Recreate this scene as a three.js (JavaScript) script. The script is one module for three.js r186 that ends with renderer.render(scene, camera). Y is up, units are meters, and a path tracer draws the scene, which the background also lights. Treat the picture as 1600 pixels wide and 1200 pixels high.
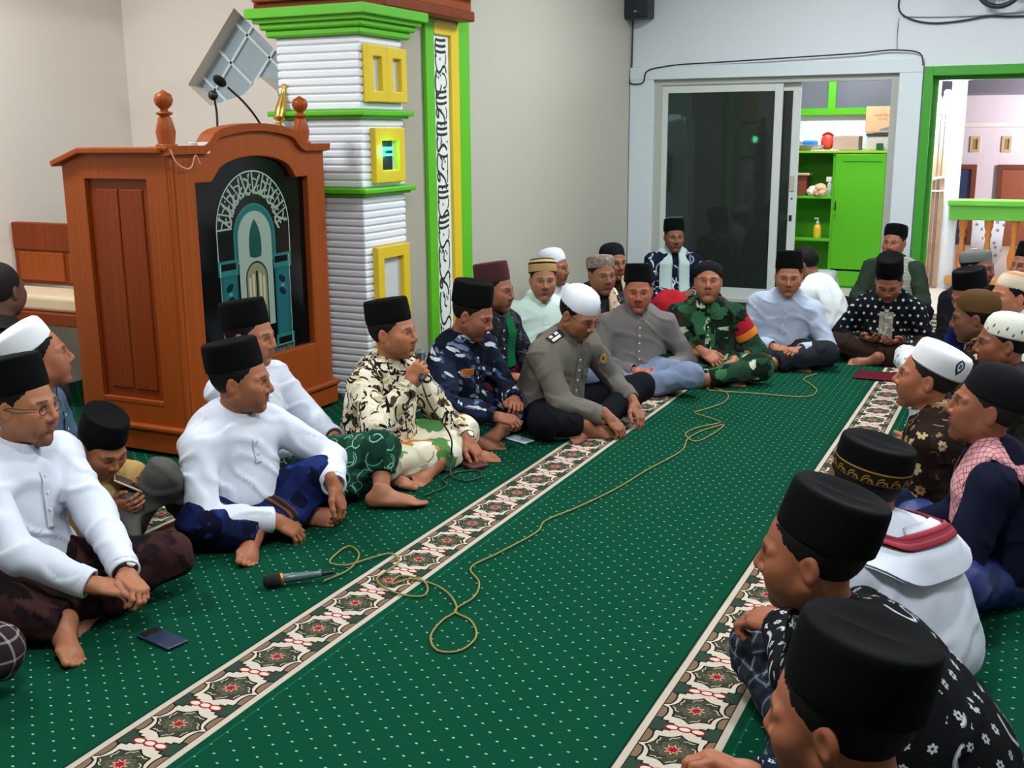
import * as THREE from 'three';
import { RoundedBoxGeometry } from 'three/addons/geometries/RoundedBoxGeometry.js';
import { mergeGeometries } from 'three/addons/utils/BufferGeometryUtils.js';
import { ImprovedNoise } from 'three/addons/math/ImprovedNoise.js';
import { RectAreaLightUniformsLib } from 'three/addons/lights/RectAreaLightUniformsLib.js';

// ------------------------------------------------------------------ camera, sky, lights, exposure
const scene = new THREE.Scene();
const camera = new THREE.PerspectiveCamera(38.46, 4 / 3, 0.05, 60);
camera.position.set(0, 1.55, 0);
camera.quaternion.setFromRotationMatrix(new THREE.Matrix4().makeBasis(
  new THREE.Vector3(0.9036, -0.0073, -0.4283), new THREE.Vector3(-0.0887, 0.9750, -0.2037), new THREE.Vector3(0.4191, 0.2221, 0.8804)));
scene.background = new THREE.Color(0x0a0c12);          // night outside
const renderer = new THREE.WebGLRenderer({ antialias: true });
renderer.toneMapping = THREE.LinearToneMapping;
renderer.toneMappingExposure = 4.0;
renderer.shadowMap.enabled = true;
RectAreaLightUniformsLib.init();
const CEIL = 3.45;
// square ceiling panels of the hall: x, z, side, strength
const HALL_LAMPS = [[-1.5, -7.6, 0.6, 19], [-0.9, -4.3, 0.6, 13], [1.9, -4.6, 0.6, 6], [-1.0, -1.2, 0.6, 18], [2.0, -8.0, 0.6, 14], [-4.55, -3.2, 0.5, 21]];
const LAMP_WHITE = new THREE.Color(0.93, 0.98, 1.0);
// ------------------------------------------------------------------ helpers
const V = (x, y, z) => new THREE.Vector3(x, y, z);
const R = THREE.MathUtils.degToRad;
const counts = {};
function numbered(n) { const c = counts[n] = (counts[n] ?? -1) + 1; return c ? n + '_' + String(c).padStart(3, '0') : n; }
function seeded(a) { return () => { a = (a + 0x6d2b79f5) | 0; let t = Math.imul(a ^ (a >>> 15), 1 | a); t = (t + Math.imul(t ^ (t >>> 7), 61 | t)) ^ t; return ((t ^ (t >>> 14)) >>> 0) / 4294967296; }; }
const perlin = new ImprovedNoise();
const noise = (x, y, z) => perlin.noise(x + 31.7, y + 17.3, z + 53.1);
function mesh(name, geo, m, parent) { const o = new THREE.Mesh(geo, m); o.name = name; o.castShadow = o.receiveShadow = true; if (parent) parent.add(o); return o; }
function thing(name, label, category, pos = [0, 0, 0], turn = 0, group) {
  const o = new THREE.Group(); o.name = numbered(name); scene.add(o); o.position.set(...pos); o.rotation.y = R(turn);
  o.userData = { label, category }; if (group) o.userData.group = group; return o;
}
function solo(name, geo, m, label, category, group) { const o = mesh(numbered(name), geo, m, scene); o.userData = { label, category }; if (group) o.userData.group = group; return o; }
function struct(name, geo, m, label) { const o = mesh(name, geo, m, scene); o.userData = { kind: 'structure' }; if (label) o.userData.label = label; return o; }
function structGroup(name, label) { const o = new THREE.Group(); o.name = name; o.userData = { kind: 'structure' }; if (label) o.userData.label = label; scene.add(o); return o; }
// boxes with uv in metres
function boxUV(g) {
  const p = g.attributes.position, n = g.attributes.normal, uv = new Float32Array(p.count * 2);
  for (let i = 0; i < p.count; i++) {
    const ax = Math.abs(n.getX(i)), ay = Math.abs(n.getY(i)), az = Math.abs(n.getZ(i));
    if (ax >= ay && ax >= az) { uv[2 * i] = p.getZ(i); uv[2 * i + 1] = p.getY(i); } else if (ay >= az) { uv[2 * i] = p.getX(i); uv[2 * i + 1] = p.getZ(i); } else { uv[2 * i] = p.getX(i); uv[2 * i + 1] = p.getY(i); }
  }
  g.setAttribute('uv', new THREE.BufferAttribute(uv, 2)); return g;
}
function bx(x0, x1, y0, y1, z0, z1, r = 0) {
  const w = Math.abs(x1 - x0), h = Math.abs(y1 - y0), d = Math.abs(z1 - z0);
  const g = r ? new RoundedBoxGeometry(w, h, d, 2, Math.min(r, w / 2.01, h / 2.01, d / 2.01)) : new THREE.BoxGeometry(w, h, d);
  g.translate((x0 + x1) / 2, (y0 + y1) / 2, (z0 + z1) / 2); return boxUV(g);
}
function join(list) { return mergeGeometries(list.map((g) => { const h = g.index ? g.toNonIndexed() : g; for (const k of Object.keys(h.attributes)) if (!['position', 'normal', 'uv'].includes(k)) h.deleteAttribute(k); return h; })); }
function tube(pts, r, seg = 0, rad = 8, closed = false) { const c = new THREE.CatmullRomCurve3(pts.map((p) => (Array.isArray(p) ? V(...p) : p)), closed, 'centripetal'); return new THREE.TubeGeometry(c, seg || pts.length * 6, r, rad, closed); }
function lathe(prof, seg = 24, gap = 0) { return new THREE.LatheGeometry(prof.map(([r, y]) => new THREE.Vector2(r, y)), seg, gap, Math.PI * 2 - gap * 2); }
// an extruded outline: points in (u, v), pushed `depth` along the third axis; plane 'x' means u = z, v = y and the push runs along x
function slab(pts, depth, holes = [], bevel = 0, curve = 12) {
  const s = new THREE.Shape(pts.map(([a, b]) => new THREE.Vector2(a, b)));
  for (const h of holes) s.holes.push(new THREE.Path(h.map(([a, b]) => new THREE.Vector2(a, b))));
  return new THREE.ExtrudeGeometry(s, { depth, bevelEnabled: bevel > 0, bevelSize: bevel, bevelThickness: bevel, bevelSegments: 2, curveSegments: curve });
}
const faceX = (g, x) => { g.rotateY(Math.PI / 2); g.translate(x, 0, 0); return g; };   // (u, v) -> (z = -u, y = v), depth -> +x
// ------------------------------------------------------------------ textures
function canvas(w, h, draw, opt = {}) {
  const c = document.createElement('canvas'); c.width = w; c.height = h; draw(c.getContext('2d'), w, h, seeded(opt.seed || 7));
  const t = new THREE.CanvasTexture(c); t.colorSpace = opt.data ? THREE.NoColorSpace : THREE.SRGBColorSpace; t.wrapS = t.wrapT = THREE.RepeatWrapping; t.magFilter = THREE.LinearFilter; t.anisotropy = 8;
  if (opt.size) t.repeat.set(1 / opt.size[0], 1 / opt.size[1]);
  return t;
}
function wrapDraw(g, w, h, x, y, r, f) { for (const dx of [-w, 0, w]) for (const dy of [-h, 0, h]) { if (x + dx < -r || x + dx > w + r || y + dy < -r || y + dy > h + r) continue; g.save(); g.translate(x + dx, y + dy); f(g); g.restore(); } }
function speckle(g, w, h, rnd, n, cols, r0, r1, alpha = 1) { g.globalAlpha = alpha; for (let i = 0; i < n; i++) { g.fillStyle = cols[Math.floor(rnd() * cols.length)]; const r = r0 + rnd() * (r1 - r0), x = rnd() * w, y = rnd() * h; wrapDraw(g, w, h, x, y, r, (q) => { q.beginPath(); q.arc(0, 0, r, 0, 7); q.fill(); }); } g.globalAlpha = 1; }
function blobs(g, w, h, rnd, n, cols, r0, r1, stretch = 1, angle = null) {
  for (let i = 0; i < n; i++) {
    const x = rnd() * w, y = rnd() * h, r = r0 + rnd() * (r1 - r0), a = angle === null ? rnd() * 7 : angle + (rnd() - 0.5) * 0.7, m = 7 + Math.floor(rnd() * 4), rr = []; for (let k = 0; k < m; k++) rr.push(0.55 + rnd() * 0.7);
    g.fillStyle = cols[Math.floor(rnd() * cols.length)];
    wrapDraw(g, w, h, x, y, r * 2.4 * stretch, (q) => { q.rotate(a); q.scale(stretch, 1); q.beginPath(); for (let k = 0; k <= m; k++) { const t = (k % m) / m * 6.283, t2 = ((k + 0.5) % m) / m * 6.283, e = rr[k % m] * r; if (!k) q.moveTo(e * Math.cos(t), e * Math.sin(t)); else q.quadraticCurveTo(r * 1.1 * Math.cos(t - 3.14 / m), r * 1.1 * Math.sin(t - 3.14 / m), e * Math.cos(t), e * Math.sin(t)); } q.fill(); });
  }
}
function squiggles(g, w, h, rnd, n, col, lw0, lw1, len) {
  g.lineCap = 'round'; g.lineJoin = 'round';
  for (let i = 0; i < n; i++) {
    const x = rnd() * w, y = rnd() * h, a0 = rnd() * 7, lw = lw0 + rnd() * (lw1 - lw0), turn = (rnd() - 0.5) * 2.6; g.strokeStyle = Array.isArray(col) ? col[Math.floor(rnd() * col.length)] : col;
    wrapDraw(g, w, h, x, y, len * 1.5, (q) => { q.lineWidth = lw; q.beginPath(); let px = 0, py = 0, a = a0; q.moveTo(0, 0); for (let k = 0; k < 6; k++) { a += turn * 0.5; px += Math.cos(a) * len / 6; py += Math.sin(a) * len / 6; q.lineTo(px, py); } q.stroke(); });
  }
}
function flower(g, x, y, r, col, mid, petals = 5) { g.save(); g.translate(x, y); g.fillStyle = col; for (let k = 0; k < petals; k++) { g.save(); g.rotate(k / petals * 6.283); g.beginPath(); g.ellipse(0, -r * 0.6, r * 0.32, r * 0.45, 0, 0, 7); g.fill(); g.restore(); } g.fillStyle = mid; g.beginPath(); g.arc(0, 0, r * 0.28, 0, 7); g.fill(); g.restore(); }
// fine weave and soft mottling used as bump
const weaveBump = canvas(256, 256, (g, w, h, rnd) => { g.fillStyle = '#808080'; g.fillRect(0, 0, w, h); for (let y = 0; y < h; y += 4) for (let x = 0; x < w; x += 4) { const v = ((x + y) / 4) % 2 ? 150 : 105; const e = v + Math.floor(rnd() * 30 - 15); g.fillStyle = `rgb(${e},${e},${e})`; g.fillRect(x, y, 4, 4); } }, { data: true, size: [0.12, 0.12] });
const plasterBump = canvas(512, 512, (g, w, h, rnd) => { g.fillStyle = '#808080'; g.fillRect(0, 0, w, h); speckle(g, w, h, rnd, 1800, ['#777', '#888', '#909090', '#707070'], 2, 14, 0.25); }, { data: true, size: [1.1, 1.1] });
const grainCol = (base, dark, seed) => canvas(512, 512, (g, w, h, rnd) => {
  g.fillStyle = base; g.fillRect(0, 0, w, h); g.lineCap = 'butt';
  for (let i = 0; i < 130; i++) { g.globalAlpha = 0.04 + rnd() * 0.08; g.strokeStyle = rnd() < 0.6 ? dark : '#c98048'; g.lineWidth = 1 + rnd() * 6; const x = rnd() * w, a = rnd() * 14; for (const o of [-w, 0, w]) { g.beginPath(); for (let y = 0; y <= h; y += 32) g.lineTo(x + o + Math.sin(y / h * 6.283 + i) * a, y); g.stroke(); } } g.globalAlpha = 1;
}, { seed, size: [0.5, 1.2] });
const std = (color, roughness = 0.8, extra = {}) => new THREE.MeshStandardMaterial({ color, roughness, ...extra });
const cloth = (color, extra = {}) => new THREE.MeshPhysicalMaterial({ color, roughness: 0.95, specularIntensity: 0.2, bumpMap: weaveBump, bumpScale: 0.0006, ...extra });
const M = {
  hallWall: std(0xd9dde4, 0.6, { bumpMap: plasterBump, bumpScale: 0.002 }), greyTile: std(0xb9b6a8, 0.32), beige: std(0xe3d9cf, 0.75, { bumpMap: plasterBump, bumpScale: 0.002 }),
  greyBeige: std(0xa9a394, 0.7), ceiling: std(0xeef0f0, 0.9), trimWhite: std(0xd3dde3, 0.55), white: std(0xeceff5, 0.55), alu: std(0xcfd4d2, 0.45), aluDark: std(0xb3b5ad, 0.5),
  green: std(0x5abb16, 0.42), greenDoor: std(0x3f9a2a, 0.45), yellow: std(0xe3c321, 0.45), black: std(0x0d0e10, 0.5), blackCable: std(0x1b1c22, 0.5), greyCable: std(0x8b9096, 0.6),
  wood: new THREE.MeshPhysicalMaterial({ color: 0xffffff, map: grainCol('#944413', '#66290a', 3), roughness: 0.4, specularIntensity: 0.45 }), woodDeep: new THREE.MeshPhysicalMaterial({ color: 0xffffff, map: grainCol('#7c320a', '#4e1c05', 5), roughness: 0.42, specularIntensity: 0.45 }),
  woodPale: std(0xc98a45, 0.5), brass: std(0xc9a14a, 0.3, { metalness: 0.85 }), chrome: std(0xc4c8cc, 0.25, { metalness: 0.9 }), paper: std(0xe9e6de, 0.8), skinTool: std(0xffffff),
};
// ------------------------------------------------------------------ the room
const XW = -3.55, ZB = -10.08, XN = -5.52, ZN = -5.72, XR = 4.2, ZF = 6.5;
const floorMat = std(0xb8aea0, 0.5);
struct('floor', bx(XN - 0.2, XR + 0.2, -0.15, 0, ZB - 0.2, ZF + 0.2), floorMat);
struct('ceiling', bx(XN - 0.2, XR + 0.2, CEIL, CEIL + 0.15, ZB - 0.2, ZF + 0.2), M.ceiling);
struct('wall_right', bx(XR, XR + 0.15, 0, CEIL, ZB, ZF), M.hallWall);
struct('wall_rear', bx(XN - 0.2, XR, 0, CEIL, ZF, ZF + 0.15), M.hallWall);
struct('wall_back', join([bx(-3.72, -3.318, 0, CEIL, ZB - 0.14, ZB), bx(-3.318, -1.163, 2.03, CEIL, ZB - 0.14, ZB), bx(-1.163, -0.94, 0, CEIL, ZB - 0.14, ZB), bx(-0.94, 0.62, 2.03, CEIL, ZB - 0.14, ZB), bx(0.62, XR, 0, CEIL, ZB - 0.14, ZB)]), M.hallWall);
struct('wall_left', join([bx(XW - 0.16, XW, 0, CEIL, ZB, -6.0), bx(XW - 0.16, XW, 0, CEIL, -1.2, ZF), bx(XW - 0.16, XW, 2.75, CEIL, -6.0, -1.2)]), M.greyTile);
struct('wall_niche_back', bx(XN - 0.15, XN, 0, CEIL, ZN - 0.1, -1.05), M.beige);
struct('wall_niche_near', bx(XN, XW - 0.16, 0, CEIL, -1.2, -1.05), M.beige);
{ // far niche wall with the lozenge window opening, its lower notch shaped after glare
  const out = [[XN, 0], [XW - 0.02, 0], [XW - 0.02, CEIL], [XN, CEIL]];
  const hole = [[-4.604, 2.317], [-4.02, 1.80], [-4.252, 1.60], [-4.313, 1.814], [-4.438, 1.902], [-4.57, 1.797], [-4.839, 1.735], [-5.01, 1.869]];
  const g = slab(out, 0.14, [hole]); g.translate(0, 0, ZN - 0.14); struct('wall_niche_far', boxUV(g), M.beige);
  const w = structGroup('window_1', 'lozenge window set in the beige niche wall, panes divided by white bars');
  const pane = new THREE.MeshPhysicalMaterial({ color: 0x9fb0ba, roughness: 0.25, metalness: 0.1, clearcoat: 0.6 });
  const c = [-4.52, 1.86], a = 0.33; const axis = R(-41), ux = Math.cos(axis), uy = Math.sin(axis);
  const lozenge = (i, j) => { const s = 0.215, ox = (i + 0.5) * s, oy = (j + 0.5) * s; return [c[0] + ux * ox - uy * oy - 0.05, c[1] + uy * ox + ux * oy]; };
  for (let i = -2; i < 2; i++) for (let j = -2; j < 2; j++) { const p = lozenge(i, j); const g2 = new THREE.BoxGeometry(0.2, 0.2, 0.008); g2.rotateZ(axis); g2.translate(p[0], p[1], ZN - 0.115); mesh('pane', g2, pane, w); }
  for (let i = -2; i <= 2; i++) { for (const turn of [0, 1]) { const g2 = new THREE.BoxGeometry(turn ? 0.016 : 0.9, turn ? 0.9 : 0.016, 0.02); const s = 0.215 * i; g2.rotateZ(axis); g2.translate(c[0] - 0.05 + (turn ? ux * s : -uy * s), c[1] + (turn ? uy * s : ux * s), ZN - 0.105); mesh('glazing_bar', g2, M.trimWhite, w); } }
  struct('wall_niche_outer', bx(-5.4, -3.9, 1.3, 2.7, ZN - 0.2, ZN - 0.15), M.greyBeige);
}
// carpet rolls: one repeat of the woven pattern is 1.242 m wide and 0.642 m long
const carpetTex = canvas(2048, 1058, (g, W, H, rnd) => {
  const s = 2048 / 1.242;
  g.fillStyle = '#083f2c'; g.fillRect(0, 0, W, H);
  speckle(g, W, H, rnd, 9000, ['#0e4c37', '#093b29', '#0d4a35', '#083625'], 1, 3.4, 0.5);
  const bw = 0.232 * s, L = H / 3;
  g.fillStyle = '#84b096';
  for (let i = 0; i < 27; i++) for (let j = 0; j < 10; j++) { const x = bw + (0.03 + i * 0.0373) * s, y = ((j + (i % 2) * 0.5) / 10) * H; if (x > W - 18) continue; wrapDraw(g, 1e5, H, x, y, 12, (q) => { q.beginPath(); q.ellipse(0, 0, 8, 5, 0.15, 0, 7); q.fill(); }); }
  g.fillStyle = '#165a41'; g.fillRect(bw + 0.026 * s, 0, 7, H);
  g.fillStyle = '#062a1d'; g.fillRect(W - 8, 0, 8, H);
  g.fillStyle = '#b5aa9a'; g.fillRect(0, 0, bw, H);
  const i0 = 0.021 * s, i1 = bw - i0; g.fillStyle = '#251a16'; g.fillRect(i0, 0, i1 - i0, H); g.fillStyle = '#bfb3a4'; g.fillRect(i0 + 5, 0, i1 - i0 - 10, H);
  for (let m = -1; m < 4; m++) {
    const cy = (m + 0.5) * L, cx = bw / 2; const hw = (i1 - i0) / 2 - 5;
    // brown scallops and dark green blocks at the edges
    for (const sd of [-1, 1]) {
      const ex = cx + sd * hw;
      for (const o of [-0.2, 0.2]) { const hump = (dx, hl) => { g.beginPath(); g.moveTo(ex, cy + o * L - hl); g.lineTo(ex - sd * dx * 0.7, cy + o * L - hl * 0.8); g.quadraticCurveTo(ex - sd * dx * 1.35, cy + o * L, ex - sd * dx * 0.7, cy + o * L + hl * 0.8); g.lineTo(ex, cy + o * L + hl); g.closePath(); }; g.fillStyle = '#221a15'; hump(40, 0.19 * L); g.fill(); g.fillStyle = '#75614f'; hump(32, 0.165 * L); g.fill(); }
      g.fillStyle = '#17271f'; for (let k = 0; k < 3; k++) { const ww = 96 - k * 30, hy = 34 + k * 16; g.fillRect(sd < 0 ? ex : ex - ww, cy + L / 2 - hy, ww, hy * 2); }
      g.fillStyle = '#2d3f33'; for (let k = 0; k < 3; k++) { const ww = 86 - k * 30, hy = 26 + k * 16; g.fillRect(sd < 0 ? ex : ex - ww, cy + L / 2 - hy, ww, hy * 2); }
    }
    // chain of red rings between medallions
    for (let k = -1; k <= 1; k++) { g.strokeStyle = '#7c1f22'; g.lineWidth = 9; g.fillStyle = '#dcb9ae'; g.beginPath(); g.ellipse(cx + k * 58, cy + L / 2, 31, 20, 0, 0, 7); g.fill(); g.stroke(); }
    // medallion: eight-lobed rosette
    const rose = (R0, R1, n, rot, fill, stroke, lw) => { g.beginPath(); for (let k = 0; k <= n * 8; k++) { const t = k / (n * 8) * 6.2832, r = R0 + (R1 - R0) * Math.pow(Math.abs(Math.cos(t * n / 2 + rot)), 0.7); const x = cx + Math.cos(t) * r, y = cy + Math.sin(t) * r * 0.98; k ? g.lineTo(x, y) : g.moveTo(x, y); } g.closePath(); if (fill) { g.fillStyle = fill; g.fill(); } if (stroke) { g.strokeStyle = stroke; g.lineWidth = lw; g.stroke(); } };
    for (const k2 of [0, 1]) { g.save(); g.translate(cx, cy); for (let k = 0; k < 8; k++) { g.rotate(Math.PI / 4); g.beginPath(); g.moveTo(30, -34); g.quadraticCurveTo(92, -50, 98, -22); g.lineTo(118, 0); g.lineTo(98, 22); g.quadraticCurveTo(92, 50, 30, 34); g.closePath(); if (k2) { g.fillStyle = k % 2 ? '#3f4233' : '#34392b'; g.fill(); g.strokeStyle = '#bfb3a4'; g.lineWidth = 5; g.beginPath(); g.moveTo(70, -36); g.quadraticCurveTo(96, -34, 92, -14); g.lineTo(108, 0); g.stroke(); } else { g.strokeStyle = '#1a1411'; g.lineWidth = 13; g.stroke(); } } g.restore(); } rose(40, 66, 8, 0.4, '#4a4636', '#6c6455', 3);
    g.beginPath(); for (let k = 0; k < 16; k++) { const r = k % 2 ? 22 : 44, t = k / 16 * 6.2832; g.lineTo(cx + Math.cos(t) * r, cy + Math.sin(t) * r); } g.closePath(); g.fillStyle = '#c9a28f'; g.fill();
    g.beginPath(); for (let k = 0; k < 16; k++) { const r = k % 2 ? 16 : 34, t = k / 16 * 6.2832; g.lineTo(cx + Math.cos(t) * r, cy + Math.sin(t) * r); } g.closePath(); g.fillStyle = '#8f1c24'; g.fill();
  }
}, { seed: 11 });
const pileBump = canvas(512, 512, (g, w, h, rnd) => { g.fillStyle = '#808080'; g.fillRect(0, 0, w, h); speckle(g, w, h, rnd, 16000, ['#5c5c5c', '#a5a5a5', '#747474', '#929292'], 1, 3, 0.6); }, { data: true });
pileBump.repeat.set(5, 2.6);
const carpetMat = new THREE.MeshPhysicalMaterial({ map: carpetTex, roughness: 1, specularIntensity: 0.08, bumpMap: pileBump, bumpScale: 0.003 });
const rollNames = { '-2': 'green dotted carpet roll under the pulpit, against the tiled wall', '-1': 'green dotted carpet roll under the men seated nearest the pulpit', 0: 'empty green dotted carpet roll down the middle, between the two rows of men', 1: 'green dotted carpet roll under the row of men on the right', 2: 'green dotted carpet roll beyond the right edge of the picture' };
for (let n = -2; n <= 2; n++) {
  let x0 = -2.082 + n * 1.242, x1 = x0 + 1.2395; const u0 = n === -2 ? (XW + 0.02 - x0) / 1.242 : 0; if (n === -2) x0 = XW + 0.02;
  const z0 = ZB + 0.06, z1 = 2.4, nx = 8, nz = 130, pos = [], uv = [], idx = [];
  for (let j = 0; j <= nz; j++) for (let i = 0; i <= nx; i++) {
    const x = x0 + (x1 - x0) * i / nx, z = z0 + (z1 - z0) * j / nz; const edge = i === 0 || i === nx ? -0.003 : 0;
    pos.push(x, 0.011 + edge + 0.0022 * noise(x * 2.2, 3.3 + n, z * 1.6) + 0.0012 * noise(x * 6, 9.1, z * 5), z); uv.push(u0 + (1 - u0) * i / nx, -z / 0.642);
  }
  for (let j = 0; j < nz; j++) for (let i = 0; i < nx; i++) { const a = j * (nx + 1) + i, b = a + nx + 1; idx.push(a, b, a + 1, a + 1, b, b + 1); }
  const g = new THREE.BufferGeometry(); g.setAttribute('position', new THREE.Float32BufferAttribute(pos, 3)); g.setAttribute('uv', new THREE.Float32BufferAttribute(uv, 2)); g.setIndex(idx); g.computeVertexNormals();
  const o = solo('carpet_roll', g, carpetMat, rollNames[n], 'carpet', 'green mosque carpet rolls'); o.renderOrder = 0;
}
{ const g = new THREE.PlaneGeometry(2.02, 4.5, 6, 30); g.rotateX(-Math.PI / 2); g.translate(-4.53, 0.011, -3.45); const p = g.attributes.position, uv = g.attributes.uv; for (let i = 0; i < p.count; i++) uv.setXY(i, (p.getX(i) + 4.566) / 1.242, -p.getZ(i) / 0.642); solo('carpet_roll', g, carpetMat, 'green dotted carpet piece inside the niche under the bench', 'carpet', 'green mosque carpet rolls'); }
// ------------------------------------------------------------------ ceiling lamps
const lampGlow = new THREE.MeshStandardMaterial({ color: 0xffffff, emissive: LAMP_WHITE, emissiveIntensity: 4 });
const lampWords = ['above the far end of the hall', 'above the middle of the empty carpet', 'above the right side of the hall', 'above the place of the photographer', 'above the far right corner', 'inside the niche behind the pulpit'];
HALL_LAMPS.forEach(([x, z, s, power], i) => {
  const t = thing('ceiling_lamp', 'square white ceiling lamp panel ' + lampWords[i], 'lamp', [x, CEIL, z], 0, 'ceiling lamps of the hall');
  mesh('housing', bx(-s / 2 - 0.03, s / 2 + 0.03, -0.05, 0, -s / 2 - 0.03, s / 2 + 0.03, 0.01), M.white, t);
  mesh('lamp_diffuser', bx(-s / 2, s / 2, -0.056, -0.048, -s / 2, s / 2), lampGlow, t);
  const l = new THREE.RectAreaLight(LAMP_WHITE, power, s, s); l.position.set(0, -0.062, 0); l.rotation.x = -Math.PI / 2; t.add(l);
});
// ------------------------------------------------------------------ pillar of white siding, green cornice, yellow frames
{
  const t = thing('siding_pillar', 'square white pillar of rounded siding boards with green cornice and yellow frames', 'pillar', [0, 0, 0]);
  const x0 = -4.05, x1 = -3.49, z0 = -5.85, z1 = -5.38;
  mesh('core', bx(x0 + 0.02, x1 - 0.014, 0, 2.245, z0 + 0.014, z1 - 0.014), M.white, t);
  const board = (y0, y1) => mesh('siding_board', bx(x0, x1, y0, y1, z0, z1, 0.012), M.white, t);
  const rows = (a, b, n) => { const h = (b - a) / n; for (let i = 0; i < n; i++) board(a + i * h + 0.002, a + (i + 1) * h - 0.002); };
  rows(1.685, 2.09, 9); rows(1.25, 1.635, 9); rows(0.02, 1.2, 28);
  const ledge = (y, h, o) => mesh('green_band', join([bx(x0 - o, x1 + o, y + h * 0.35, y + h, z0 - o, z1 + o, 0.008), bx(x0 - o * 0.5, x1 + o * 0.5, y, y + h * 0.4, z0 - o * 0.5, z1 + o * 0.5, 0.008)]), M.green, t);
  ledge(1.638, 0.045, 0.05); ledge(1.203, 0.045, 0.05);
  mesh('cornice', join([bx(x0 - 0.12, x1 + 0.12, 2.19, 2.245, z0 - 0.12, z1 + 0.12, 0.006), bx(x0 - 0.09, x1 + 0.09, 2.165, 2.192, z0 - 0.09, z1 + 0.09, 0.006), bx(x0 - 0.065, x1 + 0.065, 2.13, 2.17, z0 - 0.065, z1 + 0.065, 0.015), bx(x0 - 0.04, x1 + 0.04, 2.09, 2.135, z0 - 0.04, z1 + 0.04, 0.015)]), M.green, t);
  const recess = std(0xc9cfd0, 0.6);
  const frame = (za, zb, ya, yb, w, nm) => {
    const f = mesh('yellow_frame', slab([[-za, ya], [-zb, ya], [-zb, yb], [-za, yb]], 0.028, [[[-za + w, ya + w], [-zb - w, ya + w], [-zb - w, yb - w], [-za + w, yb - w]]], 0.006), M.yellow, t);
    f.geometry.rotateY(Math.PI / 2); f.geometry.translate(x1 + 0.004, 0, 0); boxUV(f.geometry);
    mesh('frame_panel', bx(x1 - 0.004, x1 + 0.006, ya + w * 0.6, yb - w * 0.6, zb + w * 0.6, za - w * 0.6), recess, f); return f;
  };
  frame(-5.42, -5.622, 1.735, 2.035, 0.05); frame(-5.632, -5.835, 1.735, 2.03, 0.05);
  frame(-5.475, -5.79, 1.28, 1.58, 0.06); frame(-5.46, -5.81, 0.25, 0.9, 0.06);
  // prayer clock with green glowing strips inside the middle frame
  const c = thing('wall_clock', 'small black clock box with glowing green strips in the middle yellow frame', 'clock', [x1 + 0.008, 1.43, -5.61]);
  mesh('case', bx(0, 0.016, -0.085, 0.09, -0.06, 0.085, 0.004), M.black, c);
  const led = new THREE.MeshStandardMaterial({ color: 0x0a3020, emissive: new THREE.Color(0.05, 0.9, 0.42), emissiveIntensity: 0.8 });
  mesh('light_strip', bx(0.015, 0.02, 0.028, 0.048, -0.058, 0.083), led, c); mesh('light_strip', bx(0.015, 0.02, -0.004, 0.010, -0.058, 0.083), led, c);
  const pl = new THREE.PointLight(new THREE.Color(0.1, 1, 0.5), 0.03); pl.position.set(0.04, 0.02, 0.02); pl.castShadow = true; pl.shadow.radius = 2; c.add(pl);
}
{ // carved timber beam over the pillar and the beige return between pillar and lettered strip
  const t = thing('timber_beam', 'brown wooden beam end resting above the green cornice and lettered strip', 'beam');
  mesh('beam', join([bx(-4.3, -3.42, 2.31, 2.62, -6.62, -5.50, 0.01), bx(-4.3, -3.36, 2.39, 2.66, -6.66, -5.48, 0.01)]), M.wood, t);
  mesh('moulding', bx(-4.32, -3.40, 2.25, 2.315, -6.63, -5.54, 0.012), M.woodDeep, t);
  struct('trim_1', bx(XW - 0.1, XW + 0.001, 0, CEIL, -6.2, -5.85), M.greyBeige);
}
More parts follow.
